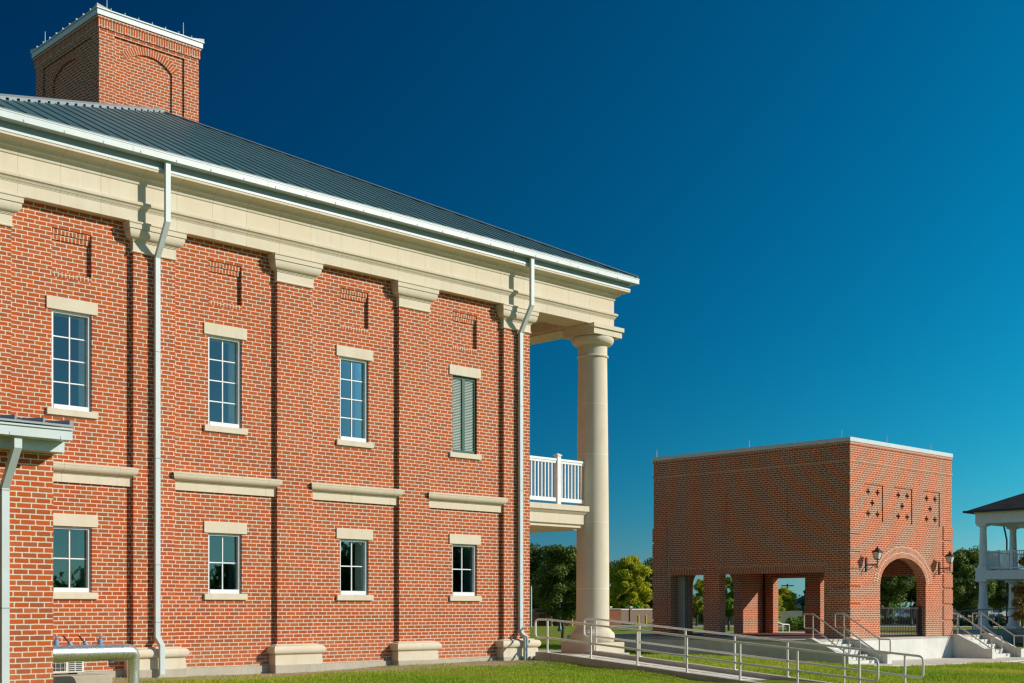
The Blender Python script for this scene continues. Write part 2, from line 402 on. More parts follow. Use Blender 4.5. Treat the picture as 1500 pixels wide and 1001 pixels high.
M['leaf_street'] = leaf_mat('leaf_street', (0.036,0.075,0.014), (0.17,0.25,0.038))
M['leaf_yellow'] = leaf_mat('leaf_yellow', (0.15,0.23,0.012), (0.60,0.57,0.016), (0.92,0.66,0.02))
M['leaf_green'] = leaf_mat('leaf_green', (0.055,0.12,0.014), (0.24,0.37,0.035))
M['leaf_bright'] = leaf_mat('leaf_bright', (0.02,0.08,0.008), (0.09,0.26,0.02))
M['leaf_rust'] = leaf_mat('leaf_rust', (0.08,0.07,0.018), (0.30,0.19,0.04))
M['leaf_hedge'] = leaf_mat('leaf_hedge', (0.012,0.035,0.008), (0.06,0.11,0.02))
def bark_mat():
    k = NT('bark'); st = k.n('Mapping', i={0: k.obj(), 3: (6.0,6.0,1.0)}).outputs[0]; a = k.noise(3, 5, 0.7, st)
    return k.pbr(k.ramp(a, [(0.3,(0.045,0.034,0.024)),(0.7,(0.13,0.10,0.075))]), 0.95, normal=k.bump(a, 0.8, 0.03))
M['bark'] = bark_mat()

def ground_mat():
    k = NT('lawn_soil'); p = k.pos(); sp = k.n('SeparateXYZ', i={0: p})
    n1 = k.noise(0.22, 4, 0.6, p); n2 = k.noise(2.3, 5, 0.7, p); n3 = k.noise(28, 4, 0.75, p); n4 = k.noise(0.9, 3, 0.6, p)
    g = k.ramp(n2, [(0.25,(0.11,0.19,0.014)),(0.5,(0.19,0.275,0.020)),(0.75,(0.28,0.34,0.028))])
    dry = k.mix(n3, c4(0.27,0.27,0.035), c4(0.38,0.34,0.06))
    g = k.mix(k.maprange(n1, 0.40, 0.66, 0.0, 0.75), g, dry)
    g = k.mix(k.maprange(n3, 0.35, 0.75, 0.0, 0.45), g, c4(0.05,0.085,0.010))
    strip = k.maprange(sp.outputs[1], -2.2, -1.1)                       # bare soil along the footing
    near = k.maprange(sp.outputs[0], 22.0, 24.5, 1.0, 0.0)
    beyond = k.maprange(sp.outputs[1], 0.5, 1.5, 1.0, 0.0)
    soilf = k.math('MULTIPLY', k.math('MULTIPLY', k.math('MULTIPLY', strip, near), beyond), k.maprange(n4, 0.30, 0.50, 0.45, 1.0))
    soil = k.mix(n2, c4(0.34,0.25,0.145), c4(0.60,0.47,0.30))
    soil = k.mix(k.maprange(n3, 0.4, 0.7, 0, 0.4), soil, c4(0.22,0.155,0.085))
    c = k.mix(soilf, g, soil)
    return k.pbr(c, 0.95, normal=k.bump(k.math('ADD', n3, n2), 0.8, 0.05), spec=0.1)
M['ground'] = ground_mat()
def grass_mat():
    k = NT('grass_blades'); g = k.n('NewGeometry'); r = g.outputs['Random Per Island']; p = g.outputs['Position']
    n1 = k.noise(0.22, 4, 0.6, p); n2 = k.noise(1.6, 3, 0.6, p)
    c = k.ramp(r, [(0.0,(0.10,0.25,0.014)),(0.45,(0.20,0.40,0.022)),(0.8,(0.38,0.50,0.04)),(1.0,(0.62,0.54,0.16))])
    px_ = k.n('SeparateXYZ', i={0: p}).outputs[0]
    c = k.mix(k.math('MULTIPLY', k.maprange(px_, 21, 36, 0.45, 1.0), k.maprange(n1, 0.40, 0.66, 0.0, 0.85)), c, c4(0.66,0.58,0.09))
    c = k.mix(k.maprange(n2, 0.45, 0.7, 0.0, 0.45), c, c4(0.36,0.50,0.028))
    d = k.n('BsdfDiffuse', i={'Color': c}); t = k.n('BsdfTranslucent', i={'Color': c})
    mx = k.n('MixShader', i={0: 0.3, 1: d.outputs[0], 2: t.outputs[0]})
    k.t.links.new(mx.outputs[0], k.out.inputs[0]); return k.m
M['grass'] = grass_mat()

# ------------------------------------------------------------------ the ground
ANCH = np.array([(6,-.2,-1.37),(10,-.2,-1.37),(13.4,-.2,-1.36),(15.8,-.2,-1.385),(17,-.2,-1.36),(19.2,-.2,-1.33),(22.4,-.2,-1.29),(23.3,-.3,-1.30),(23.3,-3.5,-1.46),(23.3,-6.8,-1.62),
    (25.6,-6.8,-1.66),(24.5,-11,-1.96),(38.9,12,-1.52),(38.9,7,-1.72),(38.9,2,-1.97),(44,1.5,-2.02),(49.4,1.5,-2.03),(54,-1,-2.05),(44,-1.5,-2.03),(50,-2,-2.05),(10,-5,-1.43),(15,-5,-1.45),(18,-4,-1.42),(8,-22,-1.55),(0,-24,-1.5),
    (31,-10,-1.95),(40,-10,-2.05),(60,-10,-2.1),(31,2,-1.52),(30,10,-1.42),(28,20,-1.45),(20,20,-1.4),(45,16,-1.75),(52,16,-1.75),(56,10,-1.85),(58,4,-2.0),(47,21,-1.62),(66,14,-1.9),(66,4,-2.0),(80,40,-1.9),(60,50,-1.85),(40,50,-1.8),(100,20,-1.9),(100,-20,-2.0),(60,-40,-2.0),(110,70,-1.9),(-20,0,-1.4),(0,50,-1.6)])
def gz(X, Y):
    X = np.asarray(X, float); Y = np.asarray(Y, float)
    d2 = (X[...,None]-ANCH[:,0])**2 + (Y[...,None]-ANCH[:,1])**2 + 1.2
    w = d2**-1.9
    z = (w*ANCH[:,2]).sum(-1)/w.sum(-1)
    r = np.hypot(X-40, Y-10); t = np.clip((r-70)/50, 0, 1); t = t*t*(3-2*t)
    return z*(1-t) + (-1.9)*t
def g1(x, y): return float(gz(np.array([x]), np.array([y]))[0])

xs = np.unique(np.concatenate([np.array([-3000,-1500,-700,-300,-150,-80,-50,-35,-25]), np.arange(-18,76,0.8), np.arange(76,130,4), np.array([135,150,175,200,250,300,400,600,1000,1800,3500])]))
ys = np.unique(np.concatenate([np.array([-3000,-1500,-700,-300,-150,-80,-50,-40]), np.arange(-32,40,0.8), np.arange(40,100,4), np.array([105,120,150,200,300,500,900,1800,3500])]))
GX, GY = np.meshgrid(xs, ys); GZ = gz(GX, GY)
bump_n = np.sin(GX*1.7+GY*0.6)*0.012 + np.sin(GX*0.7-GY*1.3)*0.015
GZ = GZ + bump_n*((np.abs(GX-30)<50)&(np.abs(GY)<35))
me = bpy.data.meshes.new('ground'); nx, ny = len(xs), len(ys)
vv = np.stack([GX.ravel(), GY.ravel(), GZ.ravel()+H], 1)
ff = [(j*nx+i, j*nx+i+1, (j+1)*nx+i+1, (j+1)*nx+i) for j in range(ny-1) for i in range(nx-1)]
me.from_pydata(vv.tolist(), [], ff); me.materials.append(M['ground'])
me.polygons.foreach_set('use_smooth', [True]*len(me.polygons))
ground = bpy.data.objects.new('ground', me); col.objects.link(ground); structure(ground)

def strip(name, mat, pts, lift=0.03, skirt=0.25):
    """draped sheet: list of (left, right) xy pairs, subdivided"""
    mb = MB(); N = 5
    rows = []
    for (a, b) in pts: rows.append([(a[0]+(b[0]-a[0])*i/N, a[1]+(b[1]-a[1])*i/N) for i in range(N+1)])
    L = lambda p: (p[0], p[1], g1(*p)+lift)
    for i in range(len(rows)-1):
        for j in range(N): mb.face([L(rows[i][j]), L(rows[i][j+1]), L(rows[i+1][j+1]), L(rows[i+1][j])])
        for j in (0, N):
            a, b = L(rows[i][j]), L(rows[i+1][j]); mb.face([a, b, (b[0],b[1],b[2]-skirt), (a[0],a[1],a[2]-skirt)])
    return structure(mb.build(name, mat))
def lerp_pairs(p0, p1, n): return [((p0[0][0]+(p1[0][0]-p0[0][0])*i/n, p0[0][1]+(p1[0][1]-p0[0][1])*i/n), (p0[1][0]+(p1[1][0]-p0[1][0])*i/n, p0[1][1]+(p1[1][1]-p0[1][1])*i/n)) for i in range(n+1)]

# ------------------------------------------------------------------ wall helpers (frame: u along the wall, v up, d into the wall)
def frame(kind, plane):
    if kind == 'front': return lambda u, v, d=0.0: (u, plane + d, v)        # faces -y
    if kind == 'back':  return lambda u, v, d=0.0: (u, plane - d, v)        # faces +y
    if kind == 'left':  return lambda u, v, d=0.0: (plane + d, u, v)        # faces -x
    if kind == 'right': return lambda u, v, d=0.0: (plane - d, u, v)        # faces +x
def wall_holes(mb, F, u0, u1, v0, v1, holes, depth, back=False):
    """rectangular wall sheet with holes (u0,u1,v0,v1[,depth]); reveals are `depth` deep"""
    us = sorted({u0, u1, *[h[0] for h in holes], *[h[1] for h in holes]}); vs = sorted({v0, v1, *[h[2] for h in holes], *[h[3] for h in holes]})
    inside = lambda a, b: any(h[0]-1e-6 < a < h[1]+1e-6 and h[2]-1e-6 < b < h[3]+1e-6 for h in holes)
    for i in range(len(us)-1):
        for j in range(len(vs)-1):
            if inside((us[i]+us[i+1])/2, (vs[j]+vs[j+1])/2): continue
            for d in ((0.0, depth) if back else (0.0,)):
                mb.face([F(us[i],vs[j],d), F(us[i+1],vs[j],d), F(us[i+1],vs[j+1],d), F(us[i],vs[j+1],d)])
    for h in holes:
        a, b, c, e = h[:4]; dp = h[4] if len(h) > 4 else depth
        for (p, q) in (((a,c),(b,c)),((b,c),(b,e)),((b,e),(a,e)),((a,e),(a,c))):
            if abs(p[1]-q[1]) < 1e-9 and (abs(p[1]-v0) < 1e-6): continue
            mb.face([F(*p,0), F(*q,0), F(*q,dp), F(*p,dp)])
def arch_curve(u0, u1, sv, rise, n=28):
    c, a = (u0+u1)/2, (u1-u0)/2
    return [(c - a*math.cos(PI*i/n), sv + rise*math.sin(PI*i/n)) for i in range(n+1)]
def seg_curve(u0, u1, sv, rise, n=20):
    c, a = (u0+u1)/2, (u1-u0)/2; r = (a*a+rise*rise)/(2*rise); th = math.asin(a/r)
    return [(c + r*math.sin(-th+2*th*i/n), sv + rise - r + r*math.cos(-th+2*th*i/n)) for i in range(n+1)]
def arch_plate(mb, F, u0, u1, v0, v1, curve, depth, d0=0.0, back=False):
    """wall sheet u0..u1, v0..v1 with an opening from v0 up to `curve` (which gives jamb positions too)"""
    a, b = curve[0][0], curve[-1][0]; sv = curve[0][1]
    for d in ((d0, d0+depth) if back else (d0,)):
        Q = lambda x0,x1,y0,y1: mb.face([F(x0,y0,d),F(x1,y0,d),F(x1,y1,d),F(x0,y1,d)])
        Q(u0,a,v0,v1); Q(b,u1,v0,v1)
        for p, q in zip(curve, curve[1:]):
            mb.face([F(p[0],p[1],d), F(q[0],q[1],d), F(q[0],v1,d), F(p[0],v1,d)])
    mb.face([F(a,v0,d0),F(a,sv,d0),F(a,sv,d0+depth),F(a,v0,d0+depth)]); mb.face([F(b,v0,d0),F(b,sv,d0),F(b,sv,d0+depth),F(b,v0,d0+depth)])
    s = 0.0
    for p, q in zip(curve, curve[1:]):
        l = math.hypot(q[0]-p[0], q[1]-p[1])
        mb.face([F(*p,d0),F(*q,d0),F(*q,d0+depth),F(*p,d0+depth)], [(0.0,s),(0.0,s+l),(depth,s+l),(depth,s)]); s += l
def arch_ring(mb, F, curve, t, d):
    """ring of bricks on edge outside `curve`, radial uv, proud by -d"""
    n = len(curve); out = []
    for i in range(n):
        p0, p1 = curve[max(i-1,0)], curve[min(i+1,n-1)]; tx, ty = p1[0]-p0[0], p1[1]-p0[1]; l = math.hypot(tx,ty)
        out.append((curve[i][0]-ty/l*t, curve[i][1]+tx/l*t))
    s = 0.0
    for i in range(n-1):
        l = (math.hypot(curve[i+1][0]-curve[i][0], curve[i+1][1]-curve[i][1]) + math.hypot(out[i+1][0]-out[i][0], out[i+1][1]-out[i][1]))/2
        uv = [(0.0,s),(0.0,s+l),(t,s+l),(t,s)]
        mb.face([F(*curve[i],d),F(*curve[i+1],d),F(*out[i+1],d),F(*out[i],d)], uv)
        mb.face([F(*out[i],d),F(*out[i+1],d),F(*out[i+1],0.05),F(*out[i],0.05)], uv)
        s += l
    for i in (0, n-1): mb.face([F(*curve[i],d),F(*out[i],d),F(*out[i],0.05),F(*curve[i],0.05)])
def upright(axis='x'):
    """uv that turns bricks on end: length up, thickness along the wall"""
    ix = 0 if axis == 'x' else 1
    return lambda pts: [(p[2], p[ix]) for p in pts]

# ------------------------------------------------------------------ the main building
P0, BAY, PW = 13.04, 3.337, 0.91
PIL = [P0 + BAY*(k-1) for k in range(5)]                 # pilaster centres, P1..P5
WINX = [P0 + BAY*(k-0.5) for k in range(4)]
XL, XR, YF, YB = 9.27, 26.60, -0.20, 24.0                # entablature faces
WR = PIL[4] + PW/2                                        # right end of the brick wall
ARCB = 7.52                                              # underside of the architrave
bld = thing('brick_building', (17.9, 8, -1.33), 'large red brick building with cream stone entablature, pilasters and dark hip roof', 'building')

mb = MB(); F = frame('front', 0.0)
holes = []
for i, x in enumerate(WINX):
    holes.append((x-0.40, x+0.40, 3.745, 5.61, 0.13)); holes.append((x-0.40, x+0.40, 0.295, 1.545, 0.13))
    holes.append((x-0.395, x+0.395, 6.32, 7.135, 0.075))
wall_holes(mb, F, XL+0.3, WR-0.02, -1.215, 7.56, holes, 0.13)
for x in PIL:
    mb.box(x-PW/2, x+PW/2, -0.10, 0.06, -0.80, 7.56)
for x in WINX:                                            # blind panel: back sheet and the stepped head
    mb.face([F(x-0.42,6.30,0.075),F(x+0.42,6.30,0.075),F(x+0.42,7.15,0.075),F(x-0.42,7.15,0.075)])
# the wall's other sides
mb.face([(WR-0.02,0.0,-1.215),(WR-0.02,YB-0.2,-1.215),(WR-0.02,YB-0.2,7.9),(WR-0.02,0.0,7.9)])
mb.face([(XL+0.02,-0.05,-1.215),(XL+0.02,YB-0.2,-1.215),(XL+0.02,YB-0.2,7.6),(XL+0.02,-0.05,7.6)])
mb.face([(XL+0.02,YB-0.2,-1.215),(WR-0.02,YB-0.2,-1.215),(WR-0.02,YB-0.2,7.6),(XL+0.02,YB-0.2,7.6)])
wall = mb.build('wall', M['brick'], bld)
for x in WINX:                                            # dog-tooth courses in the head, rowlock sill
    for nm, z0, z1, d0 in (('panel_head',7.032,7.130,0.025),('panel_head',6.93,7.028,0.05),('panel_sill',6.222,6.318,-0.004)):
        mb = MB(); mb.box(x-0.395, x+0.395, d0, 0.08, z0, z1, upright()); mb.build(nm, M['rowlock'], bld)
mb = MB()
mb.box(XL+0.1, WR+0.02, -0.035, 0.2, -2.0, -1.213)
mb.build('footing', M['concrete_foot'], bld)

# pilaster capitals and bases
for i, x in enumerate(PIL):
    mb = MB()
    def around(prof, hx, yb=0.05):                        # profile of (p,z) wrapped round the pilaster's three free sides
        C = lambda p, z: [(x-hx-p, yb, z), (x-hx-p, -0.10-p, z), (x+hx+p, -0.10-p, z), (x+hx+p, yb, z)]
        for a, b in zip(prof, prof[1:]):
            A, B = C(*a), C(*b)
            for k in range(3): mb.face([A[k],A[k+1],B[k+1],B[k]])
        mb.face(C(*prof[0])); mb.face(C(*prof[-1]))
    arc = lambda p0, z0, p1, z1, n, f: [(p0+(p1-p0)*f(t/n)[0], z0+(z1-z0)*f(t/n)[1]) for t in range(n+1)]
    ovolo = lambda t: (math.sin(t*PI/2), 1-math.cos(t*PI/2))
    prof = [(0.012,6.942),(0.026,6.948),(0.034,6.963),(0.028,6.980),(0.014,6.987),(0.014,7.160),(0.030,7.162),(0.030,7.182),(0.046,7.184),(0.046,7.206),(0.058,7.209)]
    prof += arc(0.058,7.209,0.142,7.362,8,ovolo) + [(0.142,7.378),(0.162,7.380),(0.164,7.468),(0.182,7.482),(0.182,7.512)]
    around(prof, PW/2)
    mb.build('capital', M['stone'], bld, smooth=True)
    mb = MB()
    prof = [(0.150,-1.205),(0.150,-1.005),(0.128,-1.000),(0.128,-0.985)]
    prof += [(0.128+0.075*math.sin(PI*t/9)+0.004*t/9, -0.985+0.185*(1-math.cos(PI*t/9))/2) for t in range(10)] + [(0.085,-0.795),(0.085,-0.775),(0.02,-0.765)]
    around(prof, PW/2)
    b_ = mb.build('pilaster_base', M['stone'], bld, smooth=True)
    mb = MB(); mb.box(x-PW/2-0.165, x+PW/2+0.165, -0.275, 0.0, -2.0, -1.205)
    mb.build('pedestal_footing', M['concrete_foot'], b_, bevel=0.012)

# entablature: architrave, taenia, frieze, crown
mb = MB()
prof = [(-0.80,7.90),(-0.80,7.60),(-0.78,7.58),(-0.78,ARCB),(0.0,ARCB),(0.0,7.742),(0.010,7.746),(0.010,7.760),(0.020,7.764),(0.020,7.778),(0.034,7.782),(0.040,7.800),(0.056,7.824),(0.078,7.838),(0.080,7.842),(0.080,7.892),(0.072,7.898),(0.0,7.903),(0.0,8.248)]
prof += [(0.016,8.250),(0.022,8.262)]
prof += [(0.024+0.075*(1-math.cos(PI/2*t/6)), 8.268+0.100*math.sin(PI/2*t/6)) for t in range(7)]
prof += [(0.112,8.372),(0.112,8.388),(0.124,8.392)]
prof += [(0.124+0.166*(1-math.cos(PI/2*t/5)), 8.392+0.074*math.sin(PI/2*t/5)) for t in range(6)] + [(0.306,8.474),(0.306,8.520),(0.20,8.525)]
mb.ring(prof, XL, XR, YF, YB)
mb.build('entablature', M['stone_joint'], bld, smooth=True)
mb = MB(); mb.ring([(0.20,8.49),(0.290,8.515),(0.290,8.842)], XL, XR, YF, YB)
fas = mb.build('fascia', M['fascia'], bld)
mb = MB(); mb.ring([(0.291,8.522),(0.318,8.522),(0.318,8.540),(0.309,8.543),(0.309,8.572),(0.296,8.576),(0.291,8.576)], XL, XR, YF, YB)
mb.build('drip_edge', M['trim'], fas)
mb = MB()
mb.ring([(0.292,8.700),(0.480,8.700),(0.480,8.812),(0.488,8.818),(0.488,8.838),(0.468,8.838),(0.468,8.720),(0.292,8.720)], XL, XR, YF, YB)
gut = mb.build('gutter', M['trim'], bld)
x = XL + 0.1
while x < XR+0.3: mb = MB(); mb.box(x-0.009, x+0.009, YF-0.4855, YF-0.479, 8.697, 8.745); mb.build('gutter_clip', M['fascia'], gut); x += 0.765
for x in (12.27, 15.3, 18.3, 21.3, 24.4): mb = MB(); mb.box(x-0.002, x+0.002, YF-0.4825, YF-0.479, 8.70, 8.812); mb.build('gutter_seam', M['fascia'], gut)

# roof
EP, EZ, SL = 0.465, 8.872, 0.5
rx0, rx1, ry0, ry1 = XL-EP, XR+EP, YF-EP, YB+EP
half = (rx1-rx0)/2; xm = (rx0+rx1)/2; zr = EZ + SL*half
A, B_ = (xm, ry0+half, zr), (xm, ry1-half, zr)
c0, c1, c2, c3 = (rx0,ry0,EZ), (rx1,ry0,EZ), (rx1,ry1,EZ), (rx0,ry1,EZ)
mb = MB()
mb.face([c0,c1,A]); mb.face([c1,c2,B_,A]); mb.face([c2,c3,B_]); mb.face([c3,c0,A,B_])
mb.ring([(EP-0.35,EZ-0.03),(EP,EZ-0.03),(EP,EZ)], XL, XR, YF, YB)
nrm = Vector((0,-SL,1)).normalized(); run = Vector((0,1,SL)).normalized()
def rib(px, L, d, n_, side, hh=0.010):
    s0 = Vector(px); e0 = s0 + d*L; mid = (s0+e0)/2 + n_*hh
    mb.obox(mid, d, side, n_, L/2, 0.006, hh)
x = rx0 + 0.2
while x < rx1 - 0.1:
    k = min(x-rx0, rx1-x) - 0.10
    if k > 0.1: rib((x, ry0+0.005, EZ), k*math.hypot(1,SL), run, nrm, Vector((1,0,0)))
    x += 0.400
y = ry0 + 0.2
while y < ry1 - 0.1:                                       # the two side slopes
    k = min(y-ry0, ry1-y, half) - 0.10
    if k > 0.1:
        rib((rx0+0.005, y, EZ), k*math.hypot(1,SL), Vector((1,0,SL)).normalized(), Vector((-SL,0,1)).normalized(), Vector((0,1,0)))
        rib((rx1-0.005, y, EZ), k*math.hypot(1,SL), Vector((-1,0,SL)).normalized(), Vector((SL,0,1)).normalized(), Vector((0,1,0)))
    y += 0.400
roof = mb.build('roof', M['roof'], bld)
mb = MB()
def cap(p, q, w, lift, closures=True):                                    # folded strip along a hip or ridge
    p, q = Vector(p), Vector(q); d = (q-p).normalized(); hz = Vector((d.y,-d.x,0)).normalized()
    down = -0.353 if abs(d.x)*abs(d.y) > 0.01 else -0.5
    for sgn in (-1,1):
        a, b = p+Vector((0,0,lift+0.012)), q+Vector((0,0,lift+0.012)); o = hz*sgn*w + Vector((0,0,down*w))
        mb.face([a,b,b+o,a+o]); mb.face([a+o,b+o,b+o+Vector((0,0,-0.02)),a+o+Vector((0,0,-0.02))])
        n_ = int((q-p).length/0.566) if closures else 0
        for i in range(1, n_):                             # closures between the ribs
            m = p + d*(0.283+0.566*i) + o + Vector((0,0,lift-0.028))
            mb.obox(m + Vector((0,0,0.0)), d, hz, Vector((0,0,1)), 0.20, 0.006, 0.030)
cap(c0, A, 0.17, 0.055); cap(c1, A, 0.12, 0.030, False)
for c in (c2, c3): cap(c, B_, 0.17, 0.055)
cap(A, B_, 0.17, 0.055)
mb.build('hip_cap', M['hipcap'], roof)

# belt courses
for i, x in enumerate(WINX):
    a, b = PIL[i]+PW/2, PIL[i+1]-PW/2
    mb = MB()
    mb.box(a+0.001, b-0.001, -0.045, 0.05, 2.372, 2.535)
    mb.box(a+0.001, b-0.001, -0.062, 0.05, 2.535, 2.556)
    pr = [(0.05,2.556),(-0.064,2.556)] + [(-0.068-0.105*math.sin(PI/2*t/6)**1.0*1.0, 2.560+0.125*(1-math.cos(PI/2*t/6))) for t in range(1,7)] + [(-0.180,2.690),(-0.180,2.722),(-0.10,2.743),(0.05,2.750)]
    mb.prism(pr, a+0.001, b-0.001)
    for s, xe in ((-1, a), (1, b)):                        # returns lapped over the pilaster faces
        q = [(-0.1015,2.60)] + [p for p in pr if p[0] < -0.1015]
        q = [(-0.1015,2.598)] + [p for p in pr[2:] if p[0] < -0.1015 and p[1] < 2.73] + [(-0.1015,2.743)]
        tip = xe + s*0.075
        for u, v in zip(q, q[1:]): 
            f = lambda p: (xe + s*0.078*min(1, max(0.0, (-0.1015-p[0])/0.0785)), p[0], p[1])
            mb.face([(xe-s*0.002,u[0],u[1]), f(u), f(v), (xe-s*0.002,v[0],v[1])])
        mb.face([ (xe + s*0.078*min(1, max(0.0, (-0.1015-p[0])/0.0785)), p[0], p[1]) for p in q] + [(xe-s*0.002,-0.1015,2.743),(xe-s*0.002,-0.1015,2.598)])
    mb.build('belt_course', M['stone_belt'], bld, smooth=True)

# windows
def window(x, z0, z1, rows):
    w0, w1 = x-0.399, x+0.399
    mb = MB(); y0, y1 = 0.045, 0.150; fw = 0.052
    mb.box(w0, w0+fw, y0, y1, z0, z1); mb.box(w1-fw, w1, y0, y1, z0, z1)
    mb.box(w0+fw, w1-fw, y0, y1, z1-fw, z1); mb.box(w0+fw, w1-fw, y0-0.012, y1, z0, z0+0.085)
    g0, g1_, h0, h1 = w0+fw, w1-fw, z0+0.085, z1-fw
    mb.box(x-0.013, x+0.013, y0+0.058, y0+0.084, h0, h1)
    for k in range(1, rows):
        zz = h0 + (h1-h0)*k/rows
        mb.box(g0, x-0.013, y0+0.060, y0+0.082, zz-0.012, zz+0.012); mb.box(x+0.013, g1_, y0+0.060, y0+0.082, zz-0.012, zz+0.012)
    wd = mb.build('window', M['winframe'], bld, bevel=0.004)
    mb = MB(); mb.face([(g0,y0+0.078,h0),(g1_,y0+0.078,h0),(g1_,y0+0.078,h1),(g0,y0+0.078,h1)])
    mb.build('pane', M['glass'], wd)
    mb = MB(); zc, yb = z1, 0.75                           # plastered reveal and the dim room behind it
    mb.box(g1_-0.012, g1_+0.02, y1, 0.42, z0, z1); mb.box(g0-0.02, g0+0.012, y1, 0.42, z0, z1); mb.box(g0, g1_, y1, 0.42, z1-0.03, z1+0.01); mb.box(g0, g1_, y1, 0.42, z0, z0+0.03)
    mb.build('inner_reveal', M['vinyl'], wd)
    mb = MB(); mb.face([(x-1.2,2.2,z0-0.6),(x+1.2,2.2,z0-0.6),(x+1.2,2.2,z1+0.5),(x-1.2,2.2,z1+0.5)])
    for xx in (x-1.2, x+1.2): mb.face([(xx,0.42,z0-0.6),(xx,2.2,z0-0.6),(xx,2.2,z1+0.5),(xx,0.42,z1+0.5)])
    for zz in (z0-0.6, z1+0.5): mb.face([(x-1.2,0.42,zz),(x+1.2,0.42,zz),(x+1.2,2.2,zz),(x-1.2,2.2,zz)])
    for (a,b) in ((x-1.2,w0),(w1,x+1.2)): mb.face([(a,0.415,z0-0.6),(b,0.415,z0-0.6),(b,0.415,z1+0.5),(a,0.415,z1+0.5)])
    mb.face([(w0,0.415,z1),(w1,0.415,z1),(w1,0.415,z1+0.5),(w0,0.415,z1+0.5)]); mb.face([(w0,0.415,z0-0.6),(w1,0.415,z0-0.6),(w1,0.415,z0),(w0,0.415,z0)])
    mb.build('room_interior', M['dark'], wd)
    return wd
def lintel_sill(wd, x, z0, z1):
    mb = MB(); mb.box(x-0.51, x+0.51, -0.028, 0.13, z1, z1+0.236); mb.build('lintel', M['stone'], wd, bevel=0.006)
    mb = MB(); mb.prism([(-0.052,z0-0.128),(-0.052,z0-0.008),(0.085,z0+0.006),(0.12,z0+0.006),(0.12,z0-0.128)], x-0.51, x+0.51); mb.build('sill', M['stone'], wd, bevel=0.006)
for i, x in enumerate(WINX):
    lintel_sill(window(x, 0.300, 1.545, 2), x, 0.300, 1.545)
    if i < 3: lintel_sill(window(x, 3.752, 5.608, 4), x, 3.752, 5.608)
# the shuttered opening
x, z0, z1 = WINX[3], 3.752, 5.608
mb = MB()
for a, b in ((x-0.399,x-0.345),(x+0.345,x+0.399),(x-0.045,x+0.045)): mb.box(a, b, 0.045, 0.12, z0, z1)
for a, b in ((x-0.345,x-0.045),(x+0.045,x+0.345)): mb.box(a, b, 0.047, 0.12, z1-0.07, z1); mb.box(a, b, 0.047, 0.12, z0, z0+0.07)
sh = mb.build('shutter', M['green'], bld, bevel=0.003); sh['label'] = 'dark green louvred shutter filling the window opening nearest the column'
mb = MB(); z = z0+0.075
while z < z1-0.085:
    for a, b in ((x-0.345,x-0.045),(x+0.045,x+0.345)): mb.prism([(0.062,z),(0.068,z-0.004),(0.108,z+0.036),(0.102,z+0.040)], a, b)
    z += 0.0375
mb.build('louvre', M['louver'], sh)
mb = MB(); mb.face([(x-0.40,0.115,z0),(x+0.40,0.115,z0),(x+0.40,0.115,z1),(x-0.40,0.115,z1)]); mb.build('backing', M['green'], sh)
lintel_sill(sh, x, z0, z1)

# downspouts
for x, kz in ((13.05, 7.535), (23.10, 7.525)):
    mb = MB()
    mb.rtube([(x,-0.58,8.705),(x,-0.58,kz),(x,-0.185,kz-0.63),(x,-0.185,-0.585),(x,-0.365,-0.74),(x,-0.365,-1.30)], 0.052, 0.038)
    ds = mb.build('downspout', M['trim'], bld)
    for z in (5.05, 2.95, 0.85, -0.28): mb = MB(); mb.box(x-0.0545, x+0.0545, -0.2255, -0.145, z-0.006, z+0.006); mb.build('downspout_joint', M['fascia'], ds)

# chimney on the ridge
CX0, CX1, CY0, CY1, CZ = 16.32, 19.29, 8.75, 12.55, 15.30
ch_mb = MB(); rings = []; sol = MB()
ch_mb.box(CX0+0.16, CX1-0.16, CY0+0.16, CY1-0.16, 11.2, CZ+0.1)
for kind, plane, a, b in (('front',CY0,CX0,CX1),('left',CX0,CY0,CY1),('right',CX1,CY0,CY1),('back',CY1,CX0,CX1)):
    Fc = frame(kind, plane); L = b-a; e = 0.001 if kind in ('left','right') else 0.0
    bd = 0.45; ins = 0.80 if L < 3.2 else 0.98
    crv = seg_curve(a+ins, b-ins, 14.66, 0.30)
    # border strips and head (outermost), then the middle sheet with the arched recess
    for u0, u1, v0, v1 in ((a+e,a+bd,11.2,CZ),(b-bd,b-e,11.2,CZ),(a+bd,b-bd,CZ-0.11,CZ)):
        ch_mb.face([Fc(u0,v0),Fc(u1,v0),Fc(u1,v1),Fc(u0,v1)])
    ch_mb.face([Fc(a+bd,11.2,0),Fc(a+bd,CZ-0.11,0),Fc(a+bd,CZ-0.11,0.045),Fc(a+bd,11.2,0.045)]); ch_mb.face([Fc(b-bd,11.2,0),Fc(b-bd,CZ-0.11,0),Fc(b-bd,CZ-0.11,0.045),Fc(b-bd,11.2,0.045)])
    ch_mb.face([Fc(a+bd,CZ-0.11,0),Fc(b-bd,CZ-0.11,0),Fc(b-bd,CZ-0.11,0.045),Fc(a+bd,CZ-0.11,0.045)])
    arch_plate(ch_mb, Fc, a+bd, b-bd, 11.2, CZ-0.11, crv, 0.045, d0=0.045)
    ch_mb.face([Fc(a+ins-0.02,11.2,0.088),Fc(b-ins+0.02,11.2,0.088),Fc(b-ins+0.02,15.1,0.088),Fc(a+ins-0.02,15.1,0.088)])
    ring_mb = MB(); arch_ring(ring_mb, Fc, crv, 0.21, 0.040); rings.append(ring_mb)
sol.box(CX0-0.035, CX1+0.035, CY0-0.035, CY1+0.035, CZ, CZ+0.225)
for f in range(len(sol.f)):                                # bricks on end all round
    p = [Vector(sol.v[i]) for i in sol.f[f]]; n = (p[1]-p[0]).cross(p[2]-p[0])
    sol.u[f] = [((q.z), (q.y if abs(n.x) > abs(n.y) else q.x)) for q in p]
chim = ch_mb.build('chimney', M['brick'], bld)
